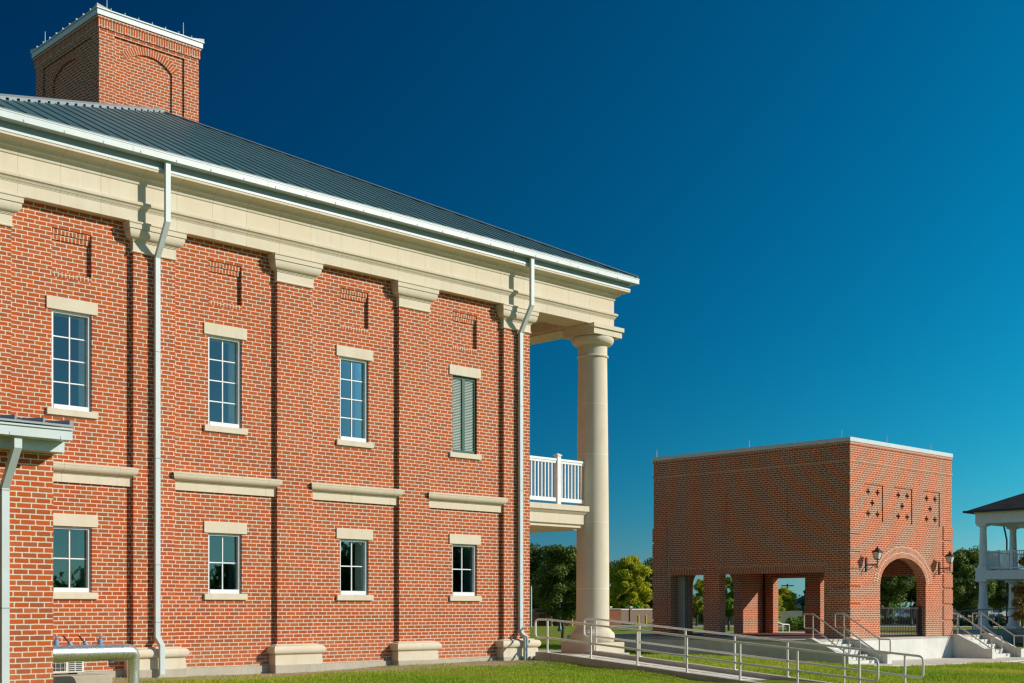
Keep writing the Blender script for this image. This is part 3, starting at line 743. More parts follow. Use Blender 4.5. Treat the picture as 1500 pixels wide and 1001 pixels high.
for r_ in rings: r_.build('arch_ring', M['soldier'], chim)
sol.build('soldier_course', M['soldier'], chim)
mb = MB(); mb.box(CX0-0.055, CX1+0.055, CY0-0.055, CY1+0.055, CZ+0.226, CZ+0.305)
mb.build('corbel', M['rowlock'], chim)
mb = MB()
mb.box(CX0-0.085, CX1+0.085, CY0-0.085, CY1+0.085, CZ+0.306, CZ+0.450); mb.box(CX0-0.115, CX1+0.115, CY0-0.115, CY1+0.115, CZ+0.450, CZ+0.482)
capm = mb.build('chimney_cap', M['trim'], chim)
mb = MB(); zt = CZ+0.482; xm_, ym_ = (CX0+CX1)/2, (CY0+CY1)/2; q = 0.11
cc = [(CX0-q,CY0-q,zt),(CX1+q,CY0-q,zt),(CX1+q,CY1+q,zt),(CX0-q,CY1+q,zt)]; hw = (CX1-CX0)/2+q
ra, rb = (xm_, CY0-q+hw, zt+0.24), (xm_, CY1+q-hw, zt+0.24)
mb.face([cc[0],cc[1],ra]); mb.face([cc[1],cc[2],rb,ra]); mb.face([cc[2],cc[3],rb]); mb.face([cc[3],cc[0],ra,rb])
for i in range(1, 10):
    yy = CY0-q + 0.403*i; mb.box(CX0-q, CX0-q+0.5, yy-0.008, yy+0.008, zt-0.005, zt+0.062); mb.box(CX1+q-0.5, CX1+q, yy-0.008, yy+0.008, zt-0.005, zt+0.062)
for i in range(1, 8):
    xx = CX0-q + 0.400*i; mb.box(xx-0.008, xx+0.008, CY0-q, CY0-q+0.5, zt-0.005, zt+0.062)
for (x, y) in ((CX0-q,CY0-q),(CX1+q,CY0-q),(CX1+q,CY1+q),(CX0-q,CY1+q)):
    sx, sy = (1 if x < xm_ else -1), (1 if y < ym_ else -1)
    mb.face([(x,y,zt+0.085),(x+sx*0.42,y,zt+0.0),(x,y,zt)]); mb.face([(x,y,zt+0.085),(x,y+sy*0.42,zt+0.0),(x,y,zt)])
    mb.face([(x,y,zt+0.085),(x+sx*0.42,y,zt),(x+sx*0.6,y+sy*0.6,zt+0.16)]); mb.face([(x,y,zt+0.085),(x,y+sy*0.42,zt),(x+sx*0.6,y+sy*0.6,zt+0.16)])
mb.build('cap_roof', M['hipcap'], chim)
for (x, y) in ((CX0+0.25,CY0+0.05),(CX1-0.45,CY0+0.05),(CX0+0.02,CY1-0.55),(CX1-0.2,CY1-0.3)):
    mb = MB(); mb.tube([(x,y,zt),(x,y,zt+0.42)], [0.012,0.008], 6); mb.build('lightning_rod', M['trim'], chim)
mb = MB(); mb.prism([(0,0)]*0 or [(CY0-0.02,12.02),(CY0-0.012,12.30),(CY0+0.0,12.30),(CY0,12.02)], CX0-0.02, CX0+0.75); mb.build('flashing', M['trim'], chim)

# portico: column, ceiling, balcony
PCX, PCY = 26.205, 0.21
mb = MB()
r0, r1 = 0.445, 0.385; zb, zt2 = -0.60, 6.72
prof = [(r0+0.02, zb-0.03)]
for k in range(13):
    t = k/12; ent = r0 + (r1-r0)*(t**1.6); prof.append((ent, zb + (zt2-zb)*t))
shaft_prof = prof + [(r1,6.72),(r1,6.95)]
mb.lathe(shaft_prof, PCX, PCY, 48)
colm = mb.build('column', M['stone_col'], bld, smooth=True)
mb = MB()
prof = [(r1+0.002,6.70),(r1+0.03,6.71),(r1+0.042,6.735),(r1+0.03,6.76),(r1+0.004,6.77),(r1+0.004,6.995),(r1+0.02,7.0),(r1+0.02,7.02),(r1+0.035,7.025)]
prof += [(r1+0.035+0.15*math.sin(PI/2*t/8), 7.03+0.17*(1-math.cos(PI/2*t/8))) for t in range(9)] + [(r1+0.18,7.225),(r1+0.15,7.245)]
mb.lathe(prof, PCX, PCY, 48)
mb.box(PCX-0.555, PCX+0.555, PCY-0.555, PCY+0.555, 7.245, 7.405); mb.box(PCX-0.60, PCX+0.60, PCY-0.60, PCY+0.60, 7.405, 7.512)
mb.build('column_capital', M['stone'], colm, smooth=True)
mb = MB()
prof = [(r0+0.04,-0.56),(r0+0.045,-0.585),(r0+0.07,-0.60),(r0+0.075,-0.625)]
prof += [(r0+0.085+0.065*math.sin(PI*t/10), -0.63-0.28*(1-math.cos(PI*t/10))/2) for t in range(11)]
mb.lathe(prof, PCX, PCY, 48)
mb.box(PCX-0.60, PCX+0.60, PCY-0.60, PCY+0.60, -1.40, -0.912)
mb.build('column_base', M['stone'], colm, smooth=True)
for z in (-0.1+0.62, 2.29, 4.11, 5.45):                     # drum joints
    mb = MB(); t = max(0,(z-zb)/(zt2-zb)); rr = r0+(r1-r0)*(t**1.6)+0.0012
    mb.lathe([(rr,z-0.008),(rr,z+0.008)], PCX, PCY, 48, cap=False); mb.build('drum_joint', M['mortar'], colm)
for k in range(1, 6):                                       # the rest of the colonnade along the far side
    y = PCY + 4.72*k
    for src in (colm,):
        c = src.copy(); col.objects.link(c); c.location = (src.location[0], src.location[1]+4.72*k, src.location[2])
        for ch in src.children: q = ch.copy(); col.objects.link(q); q.parent = c
mb = MB(); mb.box(WR-0.03, XR-0.75, 0.45, YB-0.6, 7.86, 7.95); mb.build('portico_ceiling', M['ceiling'], bld)
mb = MB()
mb.box(WR-0.02, XR+0.35, -0.45, YB, -1.9, -1.20); mb.build('portico_floor', M['concrete'], bld, bevel=0.01)
mb = MB()
mb.prism([(0.16,2.13),(0.16,2.20),(0.10,2.22),(0.10,2.47),(0.085,2.475),(0.06,2.50),(0.02,2.54),(-0.005,2.555),(-0.012,2.56),(-0.012,2.70),(0.9,2.71),(0.9,2.13)], WR-0.02, PCX-0.10)
mb.box(WR-0.02, PCX+0.2, 0.9, YB-0.6, 2.13, 2.70)
bal = mb.build('balcony', M['stone_joint'], bld)
def railing_run(x0, x1, y, zb_, zt_, posts, parent):
    mb = MB()
    mb.box(x0, x1, y-0.045, y+0.045, zt_-0.06, zt_); mb.box(x0, x1, y-0.03, y+0.03, zt_-0.12, zt_-0.06); mb.box(x0, x1, y-0.03, y+0.03, zb_, zb_+0.10)
    x = x0+0.09
    while x < x1-0.04:
        if not any(abs(x-p) < 0.13 for p in posts): mb.box(x-0.019, x+0.019, y-0.019, y+0.019, zb_+0.10, zt_-0.12)
        x += 0.125
    r = mb.build('railing', M['vinyl'], parent, bevel=0.004)
    for p in posts:
        mb = MB(); mb.box(p-0.065, p+0.065, y-0.065, y+0.065, zb_-0.10, zt_+0.07); mb.box(p-0.085, p+0.085, y-0.085, y+0.085, zt_+0.07, zt_+0.10)
        mb.face([(p-0.085,y-0.085,zt_+0.10),(p+0.085,y-0.085,zt_+0.10),(p,y,zt_+0.15)]); mb.face([(p+0.085,y-0.085,zt_+0.10),(p+0.085,y+0.085,zt_+0.10),(p,y,zt_+0.15)])
        mb.face([(p+0.085,y+0.085,zt_+0.10),(p-0.085,y+0.085,zt_+0.10),(p,y,zt_+0.15)]); mb.face([(p-0.085,y+0.085,zt_+0.10),(p-0.085,y-0.085,zt_+0.10),(p,y,zt_+0.15)])
        mb.build('railing_post', M['vinyl'], r, bevel=0.004)
    return r
railing_run(WR-0.02, PCX-0.33, 0.17, 2.78, 3.90, [24.80], bal)

# low wing that comes forward at the left
WX, WY = 8.633, -5.10
wing_mb = MB()
wing_mb.box(-9.0, WX, WY, 0.35, -1.30, 2.72)
wing = wing_mb.build('wing', M['brick'], bld); wing['label'] = 'low red brick wing projecting at the left edge'
mb = MB(); mb.box(-9.0, WX+0.02, WY-0.03, 0.3, -2.0, -1.302); mb.build('wing_footing', M['concrete_foot'], wing)
mb = MB()
mb.prism([(WY-0.60,2.600),(WY-0.60,2.63),(0.0,3.19),(0.0,3.16)], -9.0, WX+0.02)
x = WX - 0.005
while x > -9:
    d = Vector((0,1,0.0933)).normalized(); n_ = Vector((0,-0.0933,1)).normalized(); c = Vector((x,WY-0.60,2.63)) + d*2.5 + n_*0.033
    mb.obox(c, d, Vector((1,0,0)), n_, 2.5, 0.014 if x < WX-0.1 else 0.03, 0.033); x -= 0.41
mb.build('wing_roof', M['hipcap'], wing)
mb = MB()
mb.box(-9.0, WX+0.03, WY-0.30, WY-0.27, 2.262, 2.56); mb.box(-9.0, WX+0.03, WY-0.27, WY+0.02, 2.262, 2.30)
mb.box(WX, WX+0.03, WY-0.27, 0.0, 2.40, 2.60)
mb.build('wing_fascia', M['trim'], wing)
mb = MB()
mb.prism([(WY-0.60,2.410),(WY-0.60,2.545),(WY-0.625,2.55),(WY-0.625,2.575),(WY-0.58,2.575),(WY-0.58,2.43),(WY-0.31,2.43),(WY-0.31,2.410)], -9.0, WX+0.01)
for x in (7.73, 8.47, 7.0): mb.box(x-0.008, x+0.008, WY-0.606, WY-0.599, 2.41, 2.455)
mb.build('wing_gutter', M['trim'], wing)
mb = MB(); mb.rtube([(7.87,WY-0.50,2.415),(7.87,WY-0.50,2.26),(7.87,WY-0.085,1.72),(7.87,WY-0.085,-1.35)], 0.055, 0.045)
ds = mb.build('wing_downspout', M['trim'], wing)
for z in (1.68, 0.0): mb = MB(); mb.box(7.8125, 7.9275, WY-0.133, WY-0.03, z-0.006, z+0.006); mb.build('wing_downspout_joint', M['fascia'], ds)

# ------------------------------------------------------------------ pipework and condenser beside the wing
def bend(p0, corner, p1, r, n=6):
    p0, c, p1 = Vector(p0), Vector(corner), Vector(p1); a, b = (p0-c).normalized(), (p1-c).normalized()
    r = min(r, (p0-c).length*0.49, (p1-c).length*0.49); A_, B2 = c+a*r, c+b*r
    return [A_*(1-t)**2 + c*2*t*(1-t) + B2*t*t for t in [i/n for i in range(n+1)]]
def filleted(pts, r, n=6):
    out = [Vector(pts[0])]
    for i in range(1, len(pts)-1): out += bend(pts[i-1], pts[i], pts[i+1], r, n)
    return out + [Vector(pts[-1])]
pipe = thing('insulated_pipe', (11.0,-2.2,-1.4), 'silver jacketed pipe with an elbow and blue valves beside the low brick wing', 'pipe')
mb = MB(); PY, PZ = -2.2, -0.775
mb.tube([(8.3,PY,PZ),(9.5,PY,PZ),(10.3,PY,PZ),(11.26,PY,PZ)], 0.148, 20)
mb.build('horizontal_pipe', M['jacket'], pipe, smooth=True)
mb = MB(); mb.tube(filleted([(11.20,PY,PZ),(11.46,PY,PZ),(11.46,PY,PZ-0.40)], 0.20, 7), [0.152-0.0050*i for i in range(10)], 20)
mb.build('elbow', M['jacket'], pipe, smooth=True)
mb = MB(); mb.tube([(11.46,PY,PZ-0.25),(11.46,PY,-1.9)], 0.104, 20)
for z in (PZ-0.28, PZ-0.60): mb.tube([(11.46,PY,z-0.012),(11.46,PY,z+0.012)], 0.1075, 20)
mb.build('vertical_pipe', M['jacket'], pipe, smooth=True)
mb = MB()
for x in (10.05, 10.42, 10.78, 11.08, 11.27): mb.tube([(x-0.008,PY,PZ),(x+0.008,PY,PZ)], 0.1500, 20)
mb.build('pipe_seam', M['jacket'], pipe, smooth=True)
for x in (10.03, 10.83):                                    # wheel valves
    mb = MB(); mb.lathe([(0.075,PZ+0.115),(0.075,PZ+0.14),(0.045,PZ+0.15),(0.045,PZ+0.21),(0.03,PZ+0.235),(0.012,PZ+0.24),(0.012,PZ+0.29)], x, PY, 14)
    v = mb.build('valve', M['bluevalve'], pipe, smooth=True)
    mb = MB(); mb.tube([(x+0.074*math.cos(2*PI*i/20),PY+0.074*math.sin(2*PI*i/20),PZ+0.285) for i in range(21)], 0.011, 6)
    mb.box(x-0.074,x+0.074,PY-0.008,PY+0.008,PZ+0.279,PZ+0.291); mb.box(x-0.008,x+0.008,PY-0.074,PY+0.074,PZ+0.279,PZ+0.291)
    mb.build('handwheel', M['bluevalve'], v, smooth=True)
for x in (10.27, 10.55):                                    # lever valves
    mb = MB(); mb.tube([(x+0.06,PY,PZ+0.10),(x-0.01,PY,PZ+0.19)], [0.042,0.03], 12); v = mb.build('valve', M['bluevalve'], pipe, smooth=True)
    mb = MB(); mb.tube([(x-0.01,PY,PZ+0.18),(x-0.11,PY,PZ+0.30)], [0.011,0.015], 6); mb.build('lever', M['black'], v)
mb = MB(); mb.tube([(11.0,PY,PZ-0.12),(11.0,PY,PZ-0.165),(11.08,PY,PZ-0.17)], 0.02, 8); mb.build('drain_cock', M['bluevalve'], pipe)

pad = MB(); pad.box(8.75, 11.52, -1.32, -0.30, -1.8, -1.215); structure(pad.build('equipment_pad', M['concrete_foot'], bevel=0.015))
ac = thing('condenser_unit', (10.7,-0.6,-1.215), 'cream air conditioning condenser under the silver pipe on a concrete pad', 'air conditioner')
mb = MB(); ax0, ax1, ay0, ay1, az0, az1 = 10.22, 11.235, -0.78, -0.42, -1.185, -0.79
mb.box(ax0, ax1, ay0, ay1, az0, az1); body = mb.build('casing', M['acwhite'], ac, bevel=0.012)
mb = MB()
for i in range(8): mb.box(10.93, 11.05, ay0-0.004, ay0-0.001, az0+0.03+i*0.036, az0+0.052+i*0.036); mb.box(11.07, 11.19, ay0-0.004, ay0-0.001, az0+0.03+i*0.036, az0+0.052+i*0.036)
mb.build('vent_slots', M['dark'], body)
mb = MB(); mb.box(ax0+0.03, 10.88, ay0-0.003, ay0-0.001, az0+0.04, az1-0.03); fan = mb.build('fan_opening', M['dark'], body)
mb = MB()
for i in range(8): mb.box(ax0+0.03+i*0.085, ax0+0.036+i*0.085, ay0-0.016, ay0-0.008, az0+0.04, az1-0.03)
for i in range(3): mb.box(ax0+0.03, 10.88, ay0-0.012, ay0-0.006, az0+0.09+i*0.09, az0+0.096+i*0.09)
mb.build('fan_guard', M['acwhite'], fan)
mb = MB()
for x in (ax0+0.1, ax1-0.1): mb.box(x-0.04, x+0.04, ay0-0.02, ay1+0.02, -1.215, -1.184)
mb.build('foot', M['gate'], ac)

# ------------------------------------------------------------------ access ramp
RXN, RXF, RY0, RY1 = 23.44, 25.24, -0.79, -9.55
SLP = 0.0790
rz = lambda y: -1.20 + SLP*min(0.0, y-RY0)
ramp = thing('access_ramp', (24.4,-5,-1.9), 'long sloping concrete ramp leading down from the portico with low kerbs', 'ramp')
mb = MB(); Y0, Y1 = -0.46, -10.4
def sheared(x0, x1, lo, hi):
    a = [(x0,Y0,rz(Y0)+lo),(x0,RY0,rz(RY0)+lo),(x0,Y1,rz(Y1)+lo)]; b = [(x0,Y0,rz(Y0)+hi),(x0,RY0,rz(RY0)+hi),(x0,Y1,rz(Y1)+hi)]
    sh_ = lambda p: (x1, p[1], p[2])
    for i in range(2):
        mb.face([a[i],a[i+1],b[i+1],b[i]]); mb.face([sh_(a[i]),sh_(a[i+1]),sh_(b[i+1]),sh_(b[i])])
        mb.face([b[i],b[i+1],sh_(b[i+1]),sh_(b[i])]); mb.face([a[i],a[i+1],sh_(a[i+1]),sh_(a[i])])
    for i in (0,2): mb.face([a[i],b[i],sh_(b[i]),sh_(a[i])])
sheared(RXN+0.1, RXF-0.1, -0.7, 0.0); mb.build('ramp_slab', M['ramp'], ramp)
for x in (RXN, RXF):
    mb = MB(); sheared(x-0.10, x+0.10, -0.72, 0.105); mb.build('kerb', M['concrete'], ramp, bevel=0.008)
def rail_loop(name, pts, r, mat, parent, rad=0.09, n=8):
    mb = MB(); mb.tube(filleted(pts, rad), r, n); return mb.build(name, mat, parent, smooth=True)
posts_y = [RY0 - 1.46*i for i in range(7)]
for x in (RXN, RXF):
    top = lambda y: (x, y, -1.10 + SLP*min(0,y-RY0) + 0.815); mid = lambda y: (x, y, -1.10 + SLP*min(0,y-RY0) + 0.365)
    ya, yb = RY0+0.42, posts_y[-1]-0.42
    r = rail_loop('handrail', [mid(-4), mid(RY0), mid(ya), top(ya), top(RY0), top(-3), top(posts_y[-1]), top(yb), mid(yb), mid(posts_y[-1]), mid(-4.01)], 0.0255, M['rail'], ramp, 0.11)
    for y in posts_y:
        mb = MB(); mb.tube([(x,y,rz(y)+0.09),(x,y,top(y)[2])], 0.0245, 10); mb.box(x-0.05,x+0.05,y-0.05,y+0.05,rz(y)+0.10,rz(y)+0.112)
        mb.build('rail_post', M['rail'], r, smooth=True)

# steps on the far side of the portico, with dark rails
ps = thing('portico_steps', (28.6,7.0,-1.45), 'shaded concrete steps with blue grey rails behind the big stone column', 'steps')
mb = MB()
for i in range(3): mb.box(27.0, 29.2, 6.2+0.34*i, 9.0, -1.9, -1.55+0.16*i-0.001*i)
mb.build('step_block', M['concrete'], ps)
for x in (27.3, 28.9):
    rail_loop('handrail', [(x,5.6,-1.5),(x,5.6,-0.75),(x,6.0,-0.70),(x,7.3,-0.18),(x,8.6,-0.18),(x,8.6,-1.1)], 0.022, M['rail_blue'], ps, 0.09)
    rail_loop('lower_rail', [(x,5.9,-1.12),(x,7.3,-0.62),(x,8.6,-0.62)], 0.018, M['rail_blue'], ps, 0.06)

# ------------------------------------------------------------------ brick pavilion
KX0, KX1, KY0, KY1, KT = 41.74, 49.29, 1.86, 11.0, 0.40
KZ0, KZ1 = -1.10, 6.02
pav = thing('brick_pavilion', (45.5,6.4,-2.0), 'open brick pavilion on a concrete plinth with wide arched front and flat roof', 'pavilion')
base_mb = MB()
base_mb.box(38.9, 52.15, KY0, 13.2, -3.0, -1.185)
base = base_mb.build('plinth', M['concrete_pale'], pav, bevel=0.01); base['label'] = 'pale concrete plinth under the pavilion'
mb = MB(); mb.box(38.9, KX0-0.05, KY0, 13.2, -1.18, KZ0-0.004); mb.box(KX1+0.05, 52.15, KY0, 13.2, -1.18, KZ0-0.004); mb.box(KX0-0.05, KX1+0.05, KY1+0.05, 13.2, -1.18, KZ0-0.004); mb.box(KX0-0.05,KX1+0.05,KY0,KY0+0.5,-1.18,KZ0-0.004)
mb.build('terrace_edge', M['concrete'], pav)
mb = MB(); mb.box(KX0-0.05, KX1+0.05, KY0+0.5, KY1+0.05, -1.18, KZ0-0.001); mb.build('floor', M['floor'], pav)
ops = [(2.94, 7.68), (8.45, 10.10)]                          # flat headed openings in both side walls
HD = 1.32
wl = MB(); rgs = []; jks = []
F1 = frame('front', KY0); F2 = frame('back', KY1); F3 = frame('left', KX0); F4 = frame('right', KX1)
acx = (KX0+KX1)/2; acurve = arch_curve(acx-1.70, acx+1.70, 0.90, 1.00)
panels = [(acx-1.49-1.32, acx-1.49, 3.20, 4.56), (acx-0.66, acx+0.66, 3.20, 4.56), (acx+1.49, acx+1.49+1.32, 3.20, 4.56)]
# front and back: lower part with the arch, upper part with the panels
for Fk, e in ((F1,0.0),(F2,0.0)):
    arch_plate(wl, Fk, KX0+e, KX1-e, KZ0, 2.60, acurve, KT, back=True)
    wall_holes(wl, Fk, KX0, KX1, 2.60, KZ1, panels, 0.035)
    wl.face([Fk(KX0,2.60,KT),Fk(KX1,2.60,KT),Fk(KX1,KZ1,KT),Fk(KX0,KZ1,KT)])
    for (a,b,c,d) in panels:                                 # panel sheet with cross shaped perforations
        nu, nv = 14, 17; du, dv = (b-a)/nu, (d-c)/nv
        crosses = set()
        for (cu, cv) in ((3,13),(10,13),(6,8),(3,3),(10,3)):
            for q in ((0,0),(-1,0),(1,0),(0,1),(0,-1)): crosses.add((cu+q[0], cv+q[1]))
        if Fk is F2: crosses = set()
        for i in range(nu):
            for j in range(nv):
                u0, u1, v0, v1 = a+i*du, a+(i+1)*du, c+j*dv, c+(j+1)*dv
                if (i,j) not in crosses: wl.face([Fk(u0,v0,0.035),Fk(u1,v0,0.035),Fk(u1,v1,0.035),Fk(u0,v1,0.035)])
                else:
                    for (p,q,nb) in (((u0,v0),(u1,v0),(i,j-1)),((u1,v0),(u1,v1),(i+1,j)),((u1,v1),(u0,v1),(i,j+1)),((u0,v1),(u0,v0),(i-1,j))):
                        if nb not in crosses: wl.face([Fk(*p,0.035),Fk(*q,0.035),Fk(*q,0.20),Fk(*p,0.20)])
    rg = MB(); arch_ring(rg, Fk, acurve, 0.45, -0.012); rgs.append(rg)
for Fk in (F3, F4):
    sp_ = [(6.02,7.36,3.20,4.56),(3.22,4.56,3.20,4.56)]
    wall_holes(wl, Fk, KY0+0.0005, KY1-0.0005, KZ0, KZ1, [(a,b,KZ0,HD) for a,b in ops] + [p+(0.03,) for p in sp_], KT, back=True)
    for (a,b,c,d) in sp_: wl.face([Fk(a-.01,c-.01,0.03),Fk(b+.01,c-.01,0.03),Fk(b+.01,d+.01,0.03),Fk(a-.01,d+.01,0.03)])
    for a, b in ops:                                         # jack arches
        jk = MB(); jks.append(jk); n = int((b-a+0.1)/0.08)
        p0, p1, t0, t1 = a-0.02, b+0.02, a-0.16, b+0.16
        L = [(p0+(p1-p0)*i/n, t0+(t1-t0)*i/n) for i in range(n+1)]
        for i in range(n):
            s = i*0.0745*((b-a)/n/0.0745)
            jk.face([Fk(L[i][0],HD,-0.004),Fk(L[i+1][0],HD,-0.004),Fk(L[i+1][1],HD+0.32,-0.004),Fk(L[i][1],HD+0.32,-0.004)], [(0,s),(0,s+(b-a)/n),(0.32,s+(b-a)/n),(0.32,s)])
pw = wl.build('wall', M['brick'], pav)
for rg in rgs: rg.build('arch_ring', M['archring'], pw)
for jk in jks: jk.build('jack_arch', M['soldier'], pw)
for (cx, sx) in ((KX0,1),(KX1,-1)):                          # quoins at the four corners, in bands
    for (cy, sy) in ((KY0,1),(KY1,-1)):
        for i in range(7):
            mb = MB(); z0 = KZ0 + 0.02 + 0.63*i; z1 = z0 + 0.545; w = 0.72; t = 0.035
            xa, xb = sorted((cx - sx*t, cx + sx*w)); ya, yb = sorted((cy - sy*t, cy + sy*0.01)); mb.box(xa, xb, ya, yb, z0, z1)
            xa, xb = sorted((cx - sx*t, cx + sx*0.01)); ya, yb = sorted((cy + sy*0.0105, cy + sy*w)); mb.box(xa, xb, ya, yb, z0, z1); mb.build('quoin', M['brick'], pw)
mb = MB(); t = 0.022
for z0, z1 in ((KZ1-0.115, KZ1), (5.30, 5.395)):
    mb.ring([(0,z0),(t,z0),(t,z1),(0,z1)], KX0, KX1, KY0, KY1)
for f in range(len(mb.f)):
    p = [Vector(mb.v[i]) for i in mb.f[f]]; n = (p[1]-p[0]).cross(p[2]-p[0]); mb.u[f] = [(q.z, (q.y if abs(n.x) > abs(n.y) else q.x)) for q in p]
mb.build('brick_bands', M['rowlock'], pw)
mb = MB()
for Fk, us in ((F3, (KY0+0.52, KY1-0.78)), (F1, (KX0+0.80, KX1-0.95))):
    for u in us: mb.face([Fk(u-0.006,KZ0,-0.0015),Fk(u+0.006,KZ0,-0.0015),Fk(u+0.006,KZ1-0.12,-0.0015),Fk(u-0.006,KZ1-0.12,-0.0015)])
mb.build('movement_joint', M['gate'], pw)
mb = MB(); mb.ring([(-0.3,KZ1+0.13),(-0.3,KZ1+0.155),(0.035,KZ1+0.150),(0.035,KZ1+0.001),(0.0,KZ1+0.001)], KX0, KX1, KY0, KY1); cop = mb.build('coping', M['trim'], pav)
mb = MB(); mb.box(KX0+0.3, KX1-0.3, KY0+0.3, KY1-0.3, 5.6, 5.75); mb.build('roof_deck', M['gate'], pav)
mb = MB(); mb.box(KX0+KT-0.05, KX1-KT+0.05, KY0+KT-0.05, KY1-KT+0.05, 2.02, 2.12); mb.build('ceiling', M['ceiling'], pav)
for (x, y) in ((KX0+0.02,KY0+0.35),(KX0+0.02,KY0+4.4),(KX0+0.02,KY1-0.15),(KX0+2.6,KY0+0.02),(KX0+5.9,KY0+0.02),(KX1-0.05,KY1-0.4)):
    mb = MB(); mb.tube([(x,y,KZ1+0.15),(x,y,KZ1+0.44)], [0.014,0.009], 6); mb.build('lightning_rod', M['trim'], cop)
# folded steel gate leaves and the slim post inside
mb = MB()
for i in range(5):
    x = 42.16 + 0.065*i; s = 1 if i % 2 else -1
    mb.box(x-0.018, x+0.018, 9.74+0.03*s, 10.08, KZ0+0.05, HD-0.03)
mb.build('folded_gate', M['gate'], pav)
mb = MB(); mb.tube([(KX1-KT-0.07,KY1-KT-0.07,KZ0),(KX1-KT-0.07,KY1-KT-0.07,2.0)], 0.032, 8); mb.build('drain_pipe', M['black'], pav)
# railings across the arches
for k, y in enumerate((KY0+0.22,)):
    mb = MB(); za, zb2 = KZ0+0.06, KZ0+1.12
    x0, x1 = acx-1.69, acx+1.69
    mb.box(x0, x1, y-0.02, y+0.02, zb2-0.04, zb2); mb.box(x0, x1, y-0.018, y+0.018, za, za+0.035)
    x = x0+0.10
    while x < x1: mb.box(x-0.007, x+0.007, y-0.007, y+0.007, za, zb2); x += 0.118
    ir = mb.build('iron_railing', M['black'], pav)
    mb = MB(); mb.box(x1-0.14, x1-0.01, y-0.06, y+0.06, KZ0, zb2+0.03); mb.build('railing_post', M['black'], ir)

# steps
def steps(name, x0, x1, ya, n, zt, riser, tread, label, cw=0.30):
    t = thing(name, ((x0+x1)/2, ya, zt-riser*n), label, 'steps')
    mb = MB()
    for i in range(n-1):
        z = zt - riser*(i+1); mb.box(x0+cw, x1-cw, ya-tread*(i+1), ya-tread*i-0.001 if i else ya-0.001, z-0.9, z)
    mb.build('treads', M['concrete_pale'], t, bevel=0.008)
    L = tread*(n-1); zb_ = zt - riser*n
    for a in (x0, x1-cw):
        mb = MB(); mb.prism([(ya-0.001,zb_-0.5),(ya-0.001,zt+0.06),(ya-0.22,zt+0.06),(ya-L-0.02,zb_+0.42),(ya-L-0.34,zb_+0.42),(ya-L-0.34,zb_-0.5)], a, a+cw); mb.build('cheek_wall', M['concrete_pale'], t, bevel=0.01)
    for a in (x0+cw+0.12, x1-cw-0.12):
        s = (riser*n)/(L+0.25)
        zA, zB = zt+0.90, zb_+0.90
        yA, yB = ya-0.02, ya-L-0.10
        lo = 0.50
        r = rail_loop('handrail', [(a,(yA+yB)/2,(zA+zB)/2-lo),(a,yA,zA-lo),(a,yA+0.36,zA-lo),(a,yA+0.36,zA),(a,yA,zA),(a,yB,zB),(a,yB-0.42,zB),(a,yB-0.42,zB-lo),(a,yB,zB-lo),(a,(yA+yB)/2+0.01,(zA+zB)/2-lo+0.003)], 0.026, M['rail_dark'], t, 0.07)
        for (y, z, zf) in ((yA,zA,zt),(yB,zB,zb_)):
            mb = MB(); mb.tube([(a,y,zf-0.05),(a,y,z)], 0.026, 8); mb.build('rail_post', M['rail_dark'], r, smooth=True)
    return t
steps('concrete_steps', 38.9, 41.72, KY0, 5, KZ0, 0.178, 0.335, 'pale concrete steps with twin rails at the pavilion corner nearest the long ramp')
steps('concrete_steps', 49.32, 52.14, KY0, 5, KZ0, 0.182, 0.335, 'pale concrete steps with brown rails between the pavilion and the porch with columns')
# small stair at the back, descending away from the building
bs = thing('back_steps', (54.4,12.2,-1.8), 'small steps with a thin pale rail seen through the pavilion opening', 'steps')
mb = MB()
for i in range(4): mb.box(52.16+0.36*i, 52.16+0.36*(i+1), 11.2, 13.0, -2.4, -1.28-0.17*i)
mb.build('treads', M['concrete_pale'], bs)
y = 12.9
rail_loop('handrail', [(53.0,y,-1.0),(51.75,y,-0.70),(51.45,y,-0.70),(51.45,y,-0.22),(51.8,y,-0.20),(53.7,y,-0.78),(54.3,y,-0.80),(54.3,y,-1.9)], 0.025, M['rail'], bs, 0.07)
for x, z in ((51.8,-0.2),(53.75,-0.78)):
    mb = MB(); mb.tube([(x,y,z),(x,y,z-1.1)], 0.024, 8); mb.build('rail_post', M['rail'], bs)

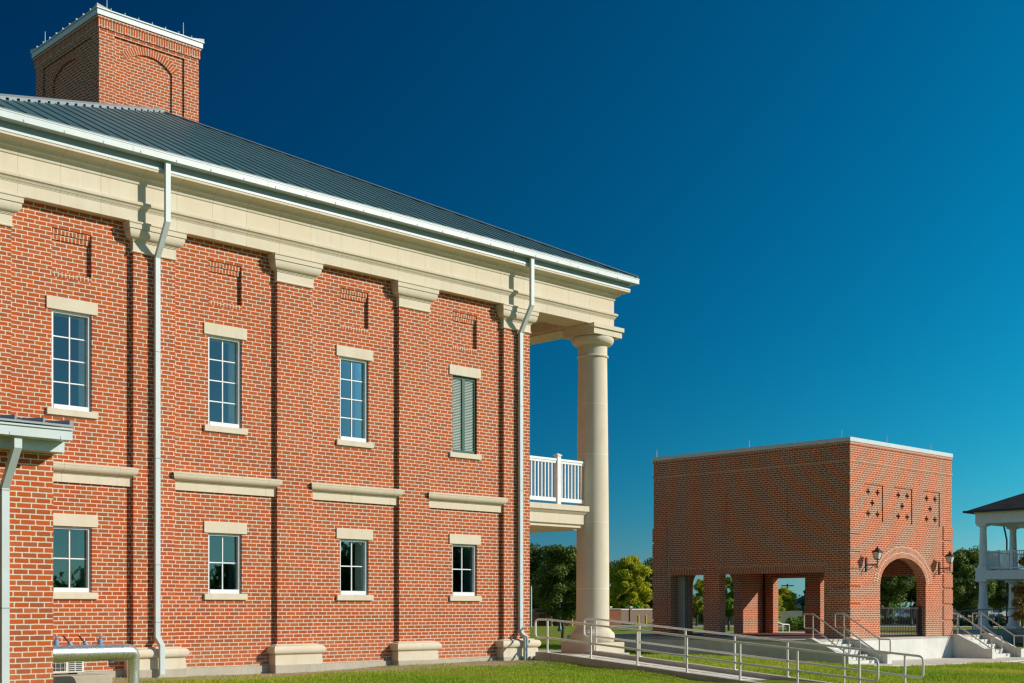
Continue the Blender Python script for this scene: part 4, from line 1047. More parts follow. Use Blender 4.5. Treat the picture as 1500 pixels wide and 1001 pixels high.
# wall lanterns
def lantern(x, z, label):
    t = thing('wall_lantern', (x,KY0,z), label, 'wall lamp', 'lanterns beside the pavilion arch')
    yb = KY0 - 0.001
    mb = MB(); mb.prism([(x-0.055,z-0.22),(x-0.03,z-0.27),(x+0.03,z-0.27),(x+0.055,z-0.22),(x+0.055,z+0.20),(x+0.03,z+0.25),(x-0.03,z+0.25),(x-0.055,z+0.20)], yb-0.035, yb, axis='y'); mb.build('backplate', M['black'], t, bevel=0.004)
    mb = MB(); yl = yb-0.46
    mb.tube([(x,yb-0.03,z-0.02),(x,yl,z-0.02)], 0.020, 8); mb.tube([(x,yl,z-0.12),(x,yl,z+0.17)], 0.022, 8)
    mb.tube([(x,yb-0.03,z-0.20),(x,yb-0.12,z-0.19),(x,yb-0.22,z-0.13),(x,yb-0.28,z-0.04),(x,yb-0.34,z-0.09),(x,yl,z-0.10)], 0.013, 6)
    mb.lathe([(0.0,z-0.17),(0.028,z-0.14),(0.0,z-0.11)], x, yl, 8, cap=False)
    mb.build('arm', M['black'], t, smooth=True)
    def sq(m, w0, z0, w1, z1):
        a = [(x-w0,yl-w0,z0),(x+w0,yl-w0,z0),(x+w0,yl+w0,z0),(x-w0,yl+w0,z0)]; b = [(x-w1,yl-w1,z1),(x+w1,yl-w1,z1),(x+w1,yl+w1,z1),(x-w1,yl+w1,z1)]
        for k in range(4): m.face([a[k],a[(k+1)%4],b[(k+1)%4],b[k]])
        m.face(a); m.face(b)
    mb = MB(); sq(mb, 0.075, z+0.19, 0.125, z+0.43); mb.build('lamp_glass', M['lampglass'], t)
    mb = MB(); sq(mb, 0.045, z+0.155, 0.085, z+0.19)
    sq(mb, 0.165, z+0.43, 0.150, z+0.45); sq(mb, 0.150, z+0.45, 0.050, z+0.545); sq(mb, 0.035, z+0.545, 0.045, z+0.59)
    mb.lathe([(0.02,z+0.59),(0.035,z+0.62),(0.0,z+0.665)], x, yl, 8, cap=False)
    for sx, sy in ((-1,-1),(1,-1),(1,1),(-1,1)): mb.tube([(x+sx*0.078,yl+sy*0.078,z+0.19),(x+sx*0.128,yl+sy*0.128,z+0.43)], 0.010, 4)
    mb.build('lamp_frame', M['black'], t)
lantern(42.83, 1.60, 'black wall lantern on the pavilion corner nearest the ramp, left of the arch')
lantern(48.26, 1.59, 'black wall lantern right of the pavilion arch, above the quoined corner')

# ------------------------------------------------------------------ paths
strip('pavement', M['pavement'], lerp_pairs(((39.3,-0.55),(39.3,1.85)), ((47,-1.25),(47,1.85)), 9) + lerp_pairs(((47.5,-1.2),(47.5,1.85)), ((66,0.6),(66,2.6)), 14), 0.055)
strip('garden_path', M['pavement'], lerp_pairs(((46.6,-2.2),(46.6,-1.85)), ((62,-3.6),(62,-2.6)), 12), 0.05)
strip('road', M['asphalt'], lerp_pairs(((110,80),(118,86)), ((160,10),(168,16)), 12) , 0.05)
strip('brick_walk', M['brickpave'], lerp_pairs(((92,38),(95,42)), ((112,0),(116,3)), 10), 0.05)
strip('far_path', M['pavement'], lerp_pairs(((100,66),(103,69)), ((128,28),(131,31)), 10), 0.05)

# ------------------------------------------------------------------ white two storey porch at the right
pc = thing('porch_house', (73,8,-1.9), 'shaded white two storey porch with round columns, balcony and dark shingled hip roof', 'house')
QX, QY = 71.3, 11.35
def porch_col(x, y, z0, z1, r0, r1):
    mb = MB(); h = z1-z0
    mb.lathe([(r0*1.32,z0+0.18),(r0*1.36,z0+0.23),(r0*1.30,z0+0.30),(r0*1.08,z0+0.33),(r0*1.04,z0+0.42),(r0,z0+0.5),(r0*0.99,z0+h*0.4),(r1,z1-0.34),(r1*1.12,z1-0.33),(r1*1.12,z1-0.29),(r1,z1-0.28),(r1,z1-0.22),(r1*1.45,z1-0.12)], x, y, 20)
    mb.box(x-r0*1.5, x+r0*1.5, y-r0*1.5, y+r0*1.5, z0, z0+0.18); mb.box(x-r1*1.55, x+r1*1.55, y-r1*1.55, y+r1*1.55, z1-0.12, z1)
    return mb.build('porch_column', M['porchwhite'], pc, smooth=True)
for (x, y) in ((QX,QY),(QX+3.75,QY),(QX,QY-3.6)):
    porch_col(x, y, -1.22, 1.62, 0.27, 0.22); porch_col(x, y, 2.12, 4.78, 0.225, 0.18)
mb = MB(); mb.box(QX-0.32, QX+11, QY-12.6, QY+0.32, 1.62, 2.12); mb.build('balcony_slab', M['porchwhite'], pc)
mb = MB(); mb.box(QX-0.32, QX+11, QY-12.6, QY+0.32, 4.78, 5.32); mb.box(QX-0.38, QX+11.06, QY-12.66, QY+0.38, 5.32, 5.50); mb.build('eave_beam', M['porchwhite'], pc)
mb = MB(); mb.box(QX-0.6, QX+11.2, QY-12.8, QY+0.6, -2.6, -1.22); mb.build('porch_floor', M['concrete'], pc)
mb = MB(); ex0, ey1, ez = QX-0.72, QY+0.72, 5.50
hw_ = 6.2; LY = 14.1; y2 = ey1-LY; zt_ = ez+2.75
r0_, r1_ = (ex0+hw_,ey1-hw_,zt_), (ex0+hw_,y2+hw_,zt_)
mb.face([(ex0,ey1,ez),(ex0+2*hw_,ey1,ez),r0_]); mb.face([(ex0,ey1,ez),r0_,r1_,(ex0,y2,ez)]); mb.face([(ex0+2*hw_,ey1,ez),r0_,r1_,(ex0+2*hw_,y2,ez)]); mb.face([(ex0,y2,ez),(ex0+2*hw_,y2,ez),r1_])
mb.box(ex0, ex0+2*hw_, y2, ey1, ez-0.06, ez-0.001)
rf = mb.build('porch_roof', M['shingle'], pc)
mb = MB(); mb.box(ex0-0.10, ex0-0.001, y2, ey1+0.10, ez-0.10, ez+0.02); mb.box(ex0, ex0+2*hw_, ey1+0.001, ey1+0.10, ez-0.10, ez+0.02); mb.build('roof_gutter', M['black'], rf)
mb = MB(); mb.tube([(QX+3.2,QY+0.3,4.8),(QX+3.3,QY+0.3,4.6),(QX+3.62,QY+0.32,4.0),(QX+3.62,QY+0.32,-1.2)], 0.05, 8); mb.build('rainwater_pipe', M['black'], rf)
def baluster_run(p, q, zb_, zt_, n, posts):
    p, q = Vector((p[0],p[1],0)), Vector((q[0],q[1],0)); d = (q-p).normalized(); L = (q-p).length; sd_ = Vector((d.y,-d.x,0))
    mb = MB(); c = (p+q)/2
    for z, h in ((zt_,0.035),(zb_,0.03)): mb.obox((c.x,c.y,z), d, sd_, (0,0,1), L/2, 0.035, h)
    for i in range(n): a = p + d*L*(i+0.5)/n; mb.obox((a.x,a.y,(zt_+zb_)/2), d, sd_, (0,0,1), 0.018, 0.018, (zt_-zb_)/2)
    for t in posts: a = p + d*L*t; mb.obox((a.x,a.y,(zt_+zb_)/2+0.03), d, sd_, (0,0,1), 0.06, 0.06, (zt_-zb_)/2+0.13)
    return mb.build('balcony_railing', M['porchwhite'], pc)
baluster_run((QX+0.2,QY), (QX+3.6,QY), 2.26, 3.20, 26, (0.5,))
baluster_run((QX,QY-0.2), (QX,QY-3.4), 2.26, 3.20, 26, (0.46,))
baluster_run((QX+3.95,QY), (QX+10.8,QY), 2.26, 3.20, 40, (0.5,))
mb = MB(); mb.box(QX+0.2, QX+10.8, QY-12.4, QY-5.2, -1.2, 1.62); mb.box(QX+0.2, QX+10.8, QY-12.4, QY-5.2, 2.12, 4.78); mb.build('house_wall', M['siding'], pc)
for z0 in (-0.4, 2.7):
    for yy in (QY-7.0, QY-9.0, QY-11.0):
        mb = MB(); mb.box(QX+0.12, QX+0.199, yy-0.5, yy+0.5, z0, z0+1.6); w_ = mb.build('window', M['porchwhite'], pc); mb = MB(); mb.box(QX+0.10, QX+0.119, yy-0.42, yy+0.42, z0+0.08, z0+1.52); mb.build('pane', M['dark'], w_)
    for xx in (QX+2.0, QX+5.0, QX+8.0):
        mb = MB(); mb.box(xx-0.5, xx+0.5, QY-12.48, QY-12.401, z0, z0+1.6); w_ = mb.build('window', M['porchwhite'], pc); mb = MB(); mb.box(xx-0.42, xx+0.42, QY-12.50, QY-12.481, z0+0.08, z0+1.52); mb.build('pane', M['dark'], w_)
# blue grey ramp rail in front of the porch
br = thing('blue_handrail', (66,8,-1.9), 'blue grey handrail climbing towards the white porch columns', 'handrail')
rp = [(60.5,8.6,-0.62),(64,10.2,-0.5),(68,11.9,-0.30),(70.5,11.6,-0.10),(73.0,9.7,-0.02)]
mb = MB(); mb.tube(rp, 0.03, 6); mb.tube([(x,y,z-0.42) for x,y,z in rp], 0.025, 6); mb.build('rail', M['rail_blue'], br)
rpp = [Vector(a)*(1-t)+Vector(b)*t for a, b in zip(rp, rp[1:]) for t in (0.0, 0.5)] + [Vector(rp[-1])]
for p in rpp:
    mb = MB(); mb.tube([p, p-Vector((0,0,1.4))], 0.028, 6); mb.build('rail_post', M['rail_blue'], br)
mb = MB(); mb.prism([(QY-2.0,-2.4),(QY-2.0,-1.24),(QY+1.0,-1.24),(QY+1.0,-2.4)], 66.0, QX-0.62); structure(mb.build('porch_ramp', M['concrete']))

# ------------------------------------------------------------------ trees and shrubs
def leaf_mesh(name, clumps, leaf, n, mat, squash=0.75):
    """clumps: (x,y,z,r). n leaf-sized quads spread through the clumps, denser near their skins"""
    cl = np.array(clumps); w = cl[:,3]**2.2; idx = rng.choice(len(cl), n, p=w/w.sum()); c = cl[idx]
    d = rng.normal(size=(n,3)); d /= np.linalg.norm(d, axis=1)[:,None]
    rad = (rng.random(n)**0.45) * c[:,3] * (0.82 + 0.36*rng.random(n)); d[:,2] *= squash
    p = c[:,:3] + d*rad[:,None]
    nrm_ = d*0.8 + rng.normal(size=(n,3))*0.7 + np.array([0,0,0.35]); nrm_ /= np.linalg.norm(nrm_, axis=1)[:,None]
    a = np.cross(nrm_, rng.normal(size=(n,3))); a /= np.linalg.norm(a, axis=1)[:,None]; b = np.cross(nrm_, a)
    s = leaf*(0.55+0.9*rng.random(n))[:,None]; asp = (0.45+0.35*rng.random(n))[:,None]
    v = np.stack([p-a*s, p-b*s*asp+a*s*0.15, p+a*s, p+b*s*asp+a*s*0.1], 1).reshape(-1,3)
    me = bpy.data.meshes.new(name); me.vertices.add(4*n); me.vertices.foreach_set('co', v.ravel())
    me.loops.add(4*n); me.loops.foreach_set('vertex_index', np.arange(4*n)); me.polygons.add(n)
    me.polygons.foreach_set('loop_start', np.arange(0,4*n,4)); me.polygons.foreach_set('loop_total', np.full(n,4))
    me.update(); me.validate(); me.materials.append(mat); return me
def make_tree(kind, h, w, mat, leaf, n, trunk_h, loc, label, group=None, seed=0, nclump=26, conic=False, trunk_r=None, cat='tree', name='broadleaf_tree', low=0.0):
    """tree with trunk, limbs and a crown of leaf clumps; local origin at the foot"""
    global rng; rng = np.random.default_rng(seed+100); rd = random.Random(seed)
    t = thing(name, loc, label, cat, group); t['_o'] = (0,0,0)
    cz = trunk_h + (h-trunk_h)*0.5; hz = (h-trunk_h)*0.5
    clumps = []
    for i in range(nclump):
        u = rd.uniform(-1,1); th = rd.uniform(0,2*PI); rr = math.sqrt(1-u*u)*rd.uniform(0.35,0.88)
        if conic:
            k = (1-u)/2; x, y = w/2*k*0.8*math.cos(th)*rd.uniform(0.2,1), w/2*k*0.8*math.sin(th)*rd.uniform(0.2,1); r = w*0.10+w*0.10*k
        else:
            x, y = w/2*rr*math.cos(th), w/2*rr*math.sin(th); r = w*rd.uniform(0.075,0.165)
        z = cz + hz*u*0.86 - (0.0 if conic else low*abs(rr))
        clumps.append((x, y, max(z, r*0.6), r))
    me = leaf_mesh(name+'_crown', clumps, leaf, n, mat); o = bpy.data.objects.new('crown', me); col.objects.link(o); o.parent = t; o['_o'] = (0,0,0)
    tr = trunk_r or w*0.035
    mb = MB(); top = Vector((rd.uniform(-.1,.1)*w*0.3, rd.uniform(-.1,.1)*w*0.3, trunk_h+hz*0.9))
    pts = [Vector((0,0,-0.3))*(1-k) + top*k + Vector((math.sin(k*5+seed)*tr*0.5, math.cos(k*4)*tr*0.5, 0)) for k in [i/6 for i in range(7)]]
    mb.tube(pts, [tr*1.35, tr*1.0, tr*0.92, tr*0.8, tr*0.6, tr*0.42, tr*0.2], 8)
    for c in sorted(clumps, key=lambda q: q[2])[:min(10, nclump)]:
        b0 = pts[2 + rd.randrange(3)]; e0 = Vector(c[:3]); m = (b0+e0)/2 + Vector((0,0,(e0-b0).length*0.08))
        mb.tube([b0, m, e0], [tr*0.42, tr*0.28, tr*0.10], 5)
    mb.build('trunk', M['bark'], t, smooth=True)
    return t
def foot(x, y): return (x, y, g1(x, y)-0.05)
T_STREET = make_tree('street', 4.95, 3.3, M['leaf_street'], 0.055, 30000, 1.15, foot(47.8,21.9), 'slim young street tree with a dark crown, left of the big stone column', seed=3, nclump=58, trunk_r=0.085, name='street_tree')
T_OAK = make_tree('oak', 9.2, 9.5, M['leaf_oak'], 0.135, 42000, 1.2, foot(106.8,81.9), 'tall dark oak beyond the brick wall, beside the building corner', 'dark oaks beyond the wall', seed=8, nclump=70, trunk_r=0.26, name='oak_tree', low=0.5)
dup(T_OAK, foot(101.5,73.0), 1.3, (0.8,0.8,0.84), 'smaller dark oak directly behind the slim street tree', 'tree', 'dark oaks beyond the wall')
dup(T_OAK, foot(150,108.5), 2.2, (1.15,1.15,1.0), 'dark oak whose crown shows just right of the stone column', 'tree', 'dark oaks beyond the wall')
T_YEL = make_tree('yellow', 9.7, 6.6, M['leaf_yellow'], 0.125, 40000, 0.2, foot(144.7,100.7), 'big yellow green tree above the far wall, between column and pavilion', seed=15, nclump=70, trunk_r=0.16, name='yellow_tree', low=0.4)
dup(T_OAK, foot(154.6,104.6), 0.7, (1.1,1.1,1.03), 'dark tree meeting the left edge of the pavilion', 'tree', 'dark oaks beyond the wall')
# banana clump
bt = thing('banana_plant', foot(135.9,92.5), 'bright green banana clump in front of the yellow green tree', 'plant'); bt['_o'] = (0,0,0)
mb = MB(); rd = random.Random(4)
for i in range(30):
    th = rd.uniform(0,2*PI); r0 = rd.uniform(0,1.4); L = rd.uniform(1.6,2.9); b0 = Vector((r0*math.cos(th*3),r0*math.sin(th*3),rd.uniform(0.2,1.3))); d = Vector((math.cos(th),math.sin(th),0)); sdv = Vector((-d.y,d.x,0)); prev = None
    for k in range(6):
        t = k/5; c = b0 + d*L*0.55*t*t + Vector((0,0,L*(t-0.35*t*t))); wd = 0.24*math.sin(PI*min(0.97,t*0.85+0.13))
        cur = (c-sdv*wd, c+sdv*wd)
        if prev: mb.face([prev[0],prev[1],cur[1],cur[0]])
        prev = cur
mb.build('leaves', M['leaf_bright'], bt)
dup(T_YEL, foot(128.5,75.5), 2.0, (0.42,0.42,0.58), 'small yellow green tree seen through the narrow pavilion opening', 'tree')
T_GRN = make_tree('green', 5.0, 3.6, M['leaf_green'], 0.085, 20000, 1.25, foot(89.9,42.8), 'leafy green tree framed by the arch at the back of the pavilion', seed=21, nclump=50, trunk_r=0.11, name='green_tree', low=0.3)
dup(T_YEL, foot(144,74.0), 0.9, (0.56,0.56,0.49), 'yellow green tree behind the utility pole', 'tree')
dup(T_YEL, foot(125.6,63.4), 3.9, (0.48,0.48,0.39), 'low yellow green tree left of the gabled house', 'tree')
make_tree('pine', 7.4, 3.0, M['leaf_oak'], 0.11, 10000, 0.8, foot(154.6,77.2), 'narrow dark conifer rising beside the gabled house', seed=30, nclump=34, conic=True, trunk_r=0.13, name='conifer')
T_TALL = make_tree('tall', 9.4, 9.6, M['leaf_oak'], 0.135, 36000, 2.7, foot(153,64.5), 'wide dark oak filling the left half of the pavilion arch', 'dark oaks beyond the wall', seed=61, nclump=70, trunk_r=0.26, name='oak_tree', low=0.2)

dup(T_TALL, foot(172,71.5), 4.0, (1.15,1.15,1.08), 'dark oak behind the pale blue van in the arch', 'tree', 'dark oaks beyond the wall')
dup(T_GRN, foot(180,80.2), 1.0, (0.75,0.75,0.62), 'bright rounded bush above the tan garage in the arch', 'shrub')
T_PARK = make_tree('park', 8.9, 6.4, M['leaf_street'], 0.12, 30000, 1.0, foot(140.5,47.3), 'tall green tree just right of the pavilion corner', seed=41, nclump=60, trunk_r=0.2, name='park_tree', low=0.4)
dup(T_TALL, foot(171,61.8), 2.0, (1.0,1.0,1.05), 'dark green tree between the pavilion and the first porch column', 'tree')
dup(T_TALL, foot(164,54.5), 5.0, (0.72,0.72,0.76), 'dark rounded tree between the two porch columns', 'tree', 'dark oaks beyond the wall')
dup(T_YEL, foot(205,62), 1.0, (0.8,0.8,0.75), 'yellow green tree behind the grey roofed house', 'tree')
make_tree('rust', 4.75, 2.3, M['leaf_rust'], 0.06, 8000, 1.0, foot(59.65,3.15), 'rust brown tree cut by the right edge of the picture', seed=50, nclump=30, trunk_r=0.09, name='autumn_tree')
def hedge(name, p, q, h, w, mat, n, leaf, label, lumps=1.0):
    global rng; rng = np.random.default_rng(int(abs(p[0])*7)); L = math.hypot(q[0]-p[0], q[1]-p[1]); m = max(3,int(L/0.9)); rd = random.Random(int(p[0]))
    cl = []
    for i in range(m):
        t = (i+0.5)/m; x, y = p[0]+(q[0]-p[0])*t, p[1]+(q[1]-p[1])*t; cl.append((x-p[0]+rd.uniform(-.2,.2), y-p[1]+rd.uniform(-.2,.2), h*0.42, h*0.60*rd.uniform(1-0.2*lumps,1.0+0.12*lumps)))
    me = leaf_mesh(name, cl, leaf, n, mat, 0.9); o = bpy.data.objects.new(name, me); col.objects.link(o); o.location = (p[0],p[1],g1(*p)+H); return tag(o, label, 'hedge')
hedge('hedge', (125.5,43.0), (132.5,36.0), 1.15, 1.2, M['leaf_hedge'], 6000, 0.10, 'clipped low hedge behind the porch columns at the right')
hedge('hedge', (127,62), (139.5,50.5), 0.95, 1.1, M['leaf_hedge'], 7000, 0.10, 'clipped hedge in front of the pale blue van, seen through the arch')
hedge('shrub_bed', (93.0,39.2), (95.4,37.6), 1.15, 1.2, M['leaf_green'], 3500, 0.075, 'rounded green shrubs behind the thin pale stair rail')

# ------------------------------------------------------------------ far walls, houses, poles, vehicles
def far_wall(p, q, h, mat, label, piers=(), coping=True, matc='concrete_pale'):
    z = min(g1(*p), g1(*q)) - 0.3; dv = Vector((q[0]-p[0], q[1]-p[1], 0)); L = dv.length; d = dv.normalized(); s = Vector((d.y,-d.x,0)); c = (Vector((p[0],p[1],0))+Vector((q[0],q[1],0)))/2
    g = g1(*p); t = thing('brick_wall', (c.x, c.y, g), label, 'wall')
    mb = MB(); mb.obox((c.x,c.y,(z+g+h)/2), d, s, (0,0,1), L/2, 0.11, (g+h-z)/2); mb.build('wall_panel', mat, t)
    if coping: mb = MB(); mb.obox((c.x,c.y,g+h+0.05), d, s, (0,0,1), L/2, 0.17, 0.05); mb.build('wall_coping', M[matc], t)
    for k in piers:
        a = Vector((p[0],p[1],0)) + dv*k; mb = MB(); mb.obox((a.x,a.y,(z+g+h+0.28)/2), d, s, (0,0,1), 0.27, 0.27, (g+h+0.28-z)/2); pr = mb.build('pier', mat, t)
        mb = MB(); mb.obox((a.x,a.y,g+h+0.34), d, s, (0,0,1), 0.34, 0.34, 0.06); mb.build('pier_cap', M['stone'], pr)
    return t
far_wall((122.5,85.5), (136.5,89.2), 1.70, M['brownbrick'], 'low brick boundary wall with pale coping between column and pavilion', (0.02, 0.42))
far_wall((95,80.5), (109,71.5), 1.75, M['brick'], 'red brick wall behind the slim street tree', (0.35,))
far_wall((99.0,75.4), (103.2,72.3), 1.30, M['brick'], 'short brick gate wall with stone capped piers beside the building corner', (0.0, 0.33))
far_wall((131.5,78.5), (122.0,65.4), 1.42, M['tanbrick'], 'long tan wall seen behind the pavilion piers', ())
far_wall((137,73.5), (141,69.4), 1.55, M['stone_col'], 'tan wall below the yellow green trees in the large opening', (), False)
def house(x, y, rz_, w, dp, h, roof_h, wallm, roofm, label, gable=True, door=False):
    t = thing('house', foot(x,y), label, 'house'); t['_o'] = (0,0,0); t.rotation_euler = (0,0,rz_)
    mb = MB(); mb.box(-w/2,w/2,-dp/2,dp/2,0,h); 
    if gable:
        for yy in (-dp/2, dp/2): mb.face([(-w/2,yy,h),(w/2,yy,h),(0,yy,h+roof_h*0.94)])
    wl_ = mb.build('wall', wallm, t)
    mb = MB(); e = 0.4
    if gable:
        mb.face([(-w/2-e,-dp/2-e,h-0.12),(0,-dp/2-e,h+roof_h),(0,dp/2+e,h+roof_h),(-w/2-e,dp/2+e,h-0.12)]); mb.face([(w/2+e,-dp/2-e,h-0.12),(0,-dp/2-e,h+roof_h),(0,dp/2+e,h+roof_h),(w/2+e,dp/2+e,h-0.12)])
        mb.face([(-w/2-e,-dp/2-e,h-0.12),(0,-dp/2-e,h+roof_h),(0,-dp/2-e,h+roof_h-0.25),(-w/2-e,-dp/2-e,h-0.37)]); mb.face([(w/2+e,-dp/2-e,h-0.12),(0,-dp/2-e,h+roof_h),(0,-dp/2-e,h+roof_h-0.25),(w/2+e,-dp/2-e,h-0.37)])
    else:
        k = min(w,dp)/2+e; a = [(-w/2-e,-dp/2-e,h),(w/2+e,-dp/2-e,h),(w/2+e,dp/2+e,h),(-w/2-e,dp/2+e,h)]; r0, r1 = (-w/2-e+k,0,h+roof_h), (w/2+e-k,0,h+roof_h)
        mb.face([a[0],a[1],r1,r0]); mb.face([a[1],a[2],r1]); mb.face([a[2],a[3],r0,r1]); mb.face([a[3],a[0],r0]); mb.face(a)
    mb.build('roof', roofm, t)
    for xx in (-w*0.25, w*0.25):
        mb = MB(); mb.box(xx-0.5,xx+0.5,-dp/2-0.06,-dp/2-0.003,0.9,2.1); wf = mb.build('window', M['vinyl'], t); mb = MB(); mb.box(xx-0.42,xx+0.42,-dp/2-0.075,-dp/2-0.062,0.98,2.02); mb.build('pane', M['dark'], wf)
    for yy in (-dp*0.2, dp*0.2):
        mb = MB(); mb.box(-w/2-0.06,-w/2-0.003,yy-0.5,yy+0.5,0.9,2.1); wf = mb.build('window', M['vinyl'], t); mb = MB(); mb.box(-w/2-0.075,-w/2-0.062,yy-0.42,yy+0.42,0.98,2.02); mb.build('pane', M['dark'], wf)
    return t
house(165.5,82.5,-0.9,8,12,2.6,2.2,M['siding'],M['roofblue'],'pale gabled house with a dark blue roof framed by the large opening')
house(152.5,82.0,-0.9,9,7,1.7,1.1,M['tanbrick'],M['roofblue'],'low brick outbuilding with a blue grey roof behind the tan wall')
house(146.5,88.0,-0.8,10,7,2.2,1.6,M['siding'],M['roofgrey'],'pale house with a grey roof glimpsed in the narrow opening',False)
house(197,66,-0.5,16,9,2.9,2.7,M['tanbrick'],M['roofgrey'],'brick bungalow with a grey hip roof behind the porch columns',False)
house(176,66,-0.5,12,7,2.1,1.3,M['siding'],M['roofgrey'],'low house with dark roof left of the first porch column',False)
house(217.5,106.5,-0.78,9,6,2.0,0.9,M['siding'],M['tanbrick'],'tan topped garage seen through the pavilion arch',False)
house(226,98,-0.78,7,6,2.1,0.5,M['vinyl'],M['vinyl'],'white garage seen through the pavilion arch, behind the van',False)
def post(name, x, y, h, r, mat, label, cat, group=None, lean=0.0):
    g = g1(x,y); mb = MB(); mb.tube([(x,y,g-0.2),(x+lean*h,y-lean*h,g+h-r*0.6),(x+lean*h,y-lean*h,g+h)], [r,r,r*0.5], 10)
    t = thing(name, (x,y,g), label, cat, group); mb.build('post', mat, t, smooth=True)
    mb = MB(); mb.tube([(x,y,g-0.05),(x,y,g+0.10)], r*1.35, 10); mb.build('base_collar', mat, t); return t
post('bollard', 121.2, 79.4, 1.05, 0.13, M['yellow'], 'left of the two yellow bollards before the low boundary wall', 'bollard', 'yellow bollards')
post('bollard', 122.0, 78.9, 1.05, 0.13, M['yellow'], 'right of the two yellow bollards before the low boundary wall', 'bollard', 'yellow bollards')
post('bollard', 101.2, 75.3, 1.0, 0.11, M['yellow'], 'yellow bollard behind the ramp rail, left of the lamp post', 'bollard', 'yellow bollards')
for (x, y, lb) in ((99.5,72.9,'tan timber post left of the street lamp'),(100.6,71.0,'tan timber post right of the street lamp'),(101.5,68.5,'tan timber post right of the street tree trunk')):
    post('timber_post', x, y, 1.05, 0.12, M['tan'], lb, 'post', 'tan timber posts')
post('bollard', 107.9, 60.3, 1.25, 0.11, M['black'], 'black leaning post in the narrow pavilion opening', 'bollard', 'black posts on the lawn', 0.06)
post('bollard', 110.0, 58.5, 1.25, 0.11, M['black'], 'black upright post in the large opening, beside its left pier', 'bollard', 'black posts on the lawn')
post('bollard', 131, 66.5, 1.3, 0.13, M['black'], 'black post in front of the gabled house', 'bollard', 'black posts on the lawn')
post('bollard', 119.5, 31.5, 1.0, 0.12, M['tan'], 'yellowish tan post near the right edge', 'bollard')
def lamp_post(x, y, h, label, mat):
    g = g1(x,y); t = thing('lamp_post', (x,y,g), label, 'lamp post')
    mb = MB(); mb.lathe([(0.20,g-0.1),(0.20,g+0.12),(0.13,g+0.25),(0.09,g+0.7),(0.055,g+0.8),(0.045,g+h)], x, y, 10); mb.build('pole', mat, t, smooth=True)
    mb = MB(); mb.lathe([(0.06,g+h),(0.14,g+h+0.08),(0.19,g+h+0.42)], x, y, 8); mb.build('lamp_glass', M['lampglass'], t)
    mb = MB(); mb.lathe([(0.24,g+h+0.42),(0.2,g+h+0.48),(0.05,g+h+0.62),(0.0,g+h+0.72)], x, y, 8); mb.build('lamp_cap', mat, t)
lamp_post(77.5, 50.6, 2.3, 'dark green lamp post seen low behind the street tree', M['green'])
lamp_post(128.0, 47.2, 2.1, 'black street lamp against the right jamb of the arch', M['black'])
post('flag_pole', 92.2, 68.6, 4.3, 0.06, M['rail'], 'thin pale pole beside the building corner', 'pole')
g = g1(169,90.5); t = thing('utility_pole', (169.3,90.7,g), 'utility pole with a crossarm above the yellow trees', 'utility pole')
mb = MB(); mb.tube([(169.3,90.7,g),(169.3,90.7,g+5.6)], [0.17,0.12], 8); mb.build('pole', M['bark'], t)
mb = MB(); mb.obox((169.3,90.7,g+5.3), (0.7,-0.7,0), (0.7,0.7,0), (0,0,1), 0.95, 0.07, 0.08); mb.build('crossarm', M['bark'], t)
# iron gate by the near wall
g = g1(101,74); t = thing('iron_gate', (100.6,74.0,g), 'black iron gate between the stone capped brick piers', 'gate')
mb = MB()
for i in range(12): mb.box(99.6+0.13*i-0.015, 99.6+0.13*i+0.015, 74.75-0.105*i-0.015, 74.75-0.105*i+0.015, g+0.05, g+1.7)
mb.build('bars', M['black'], t)
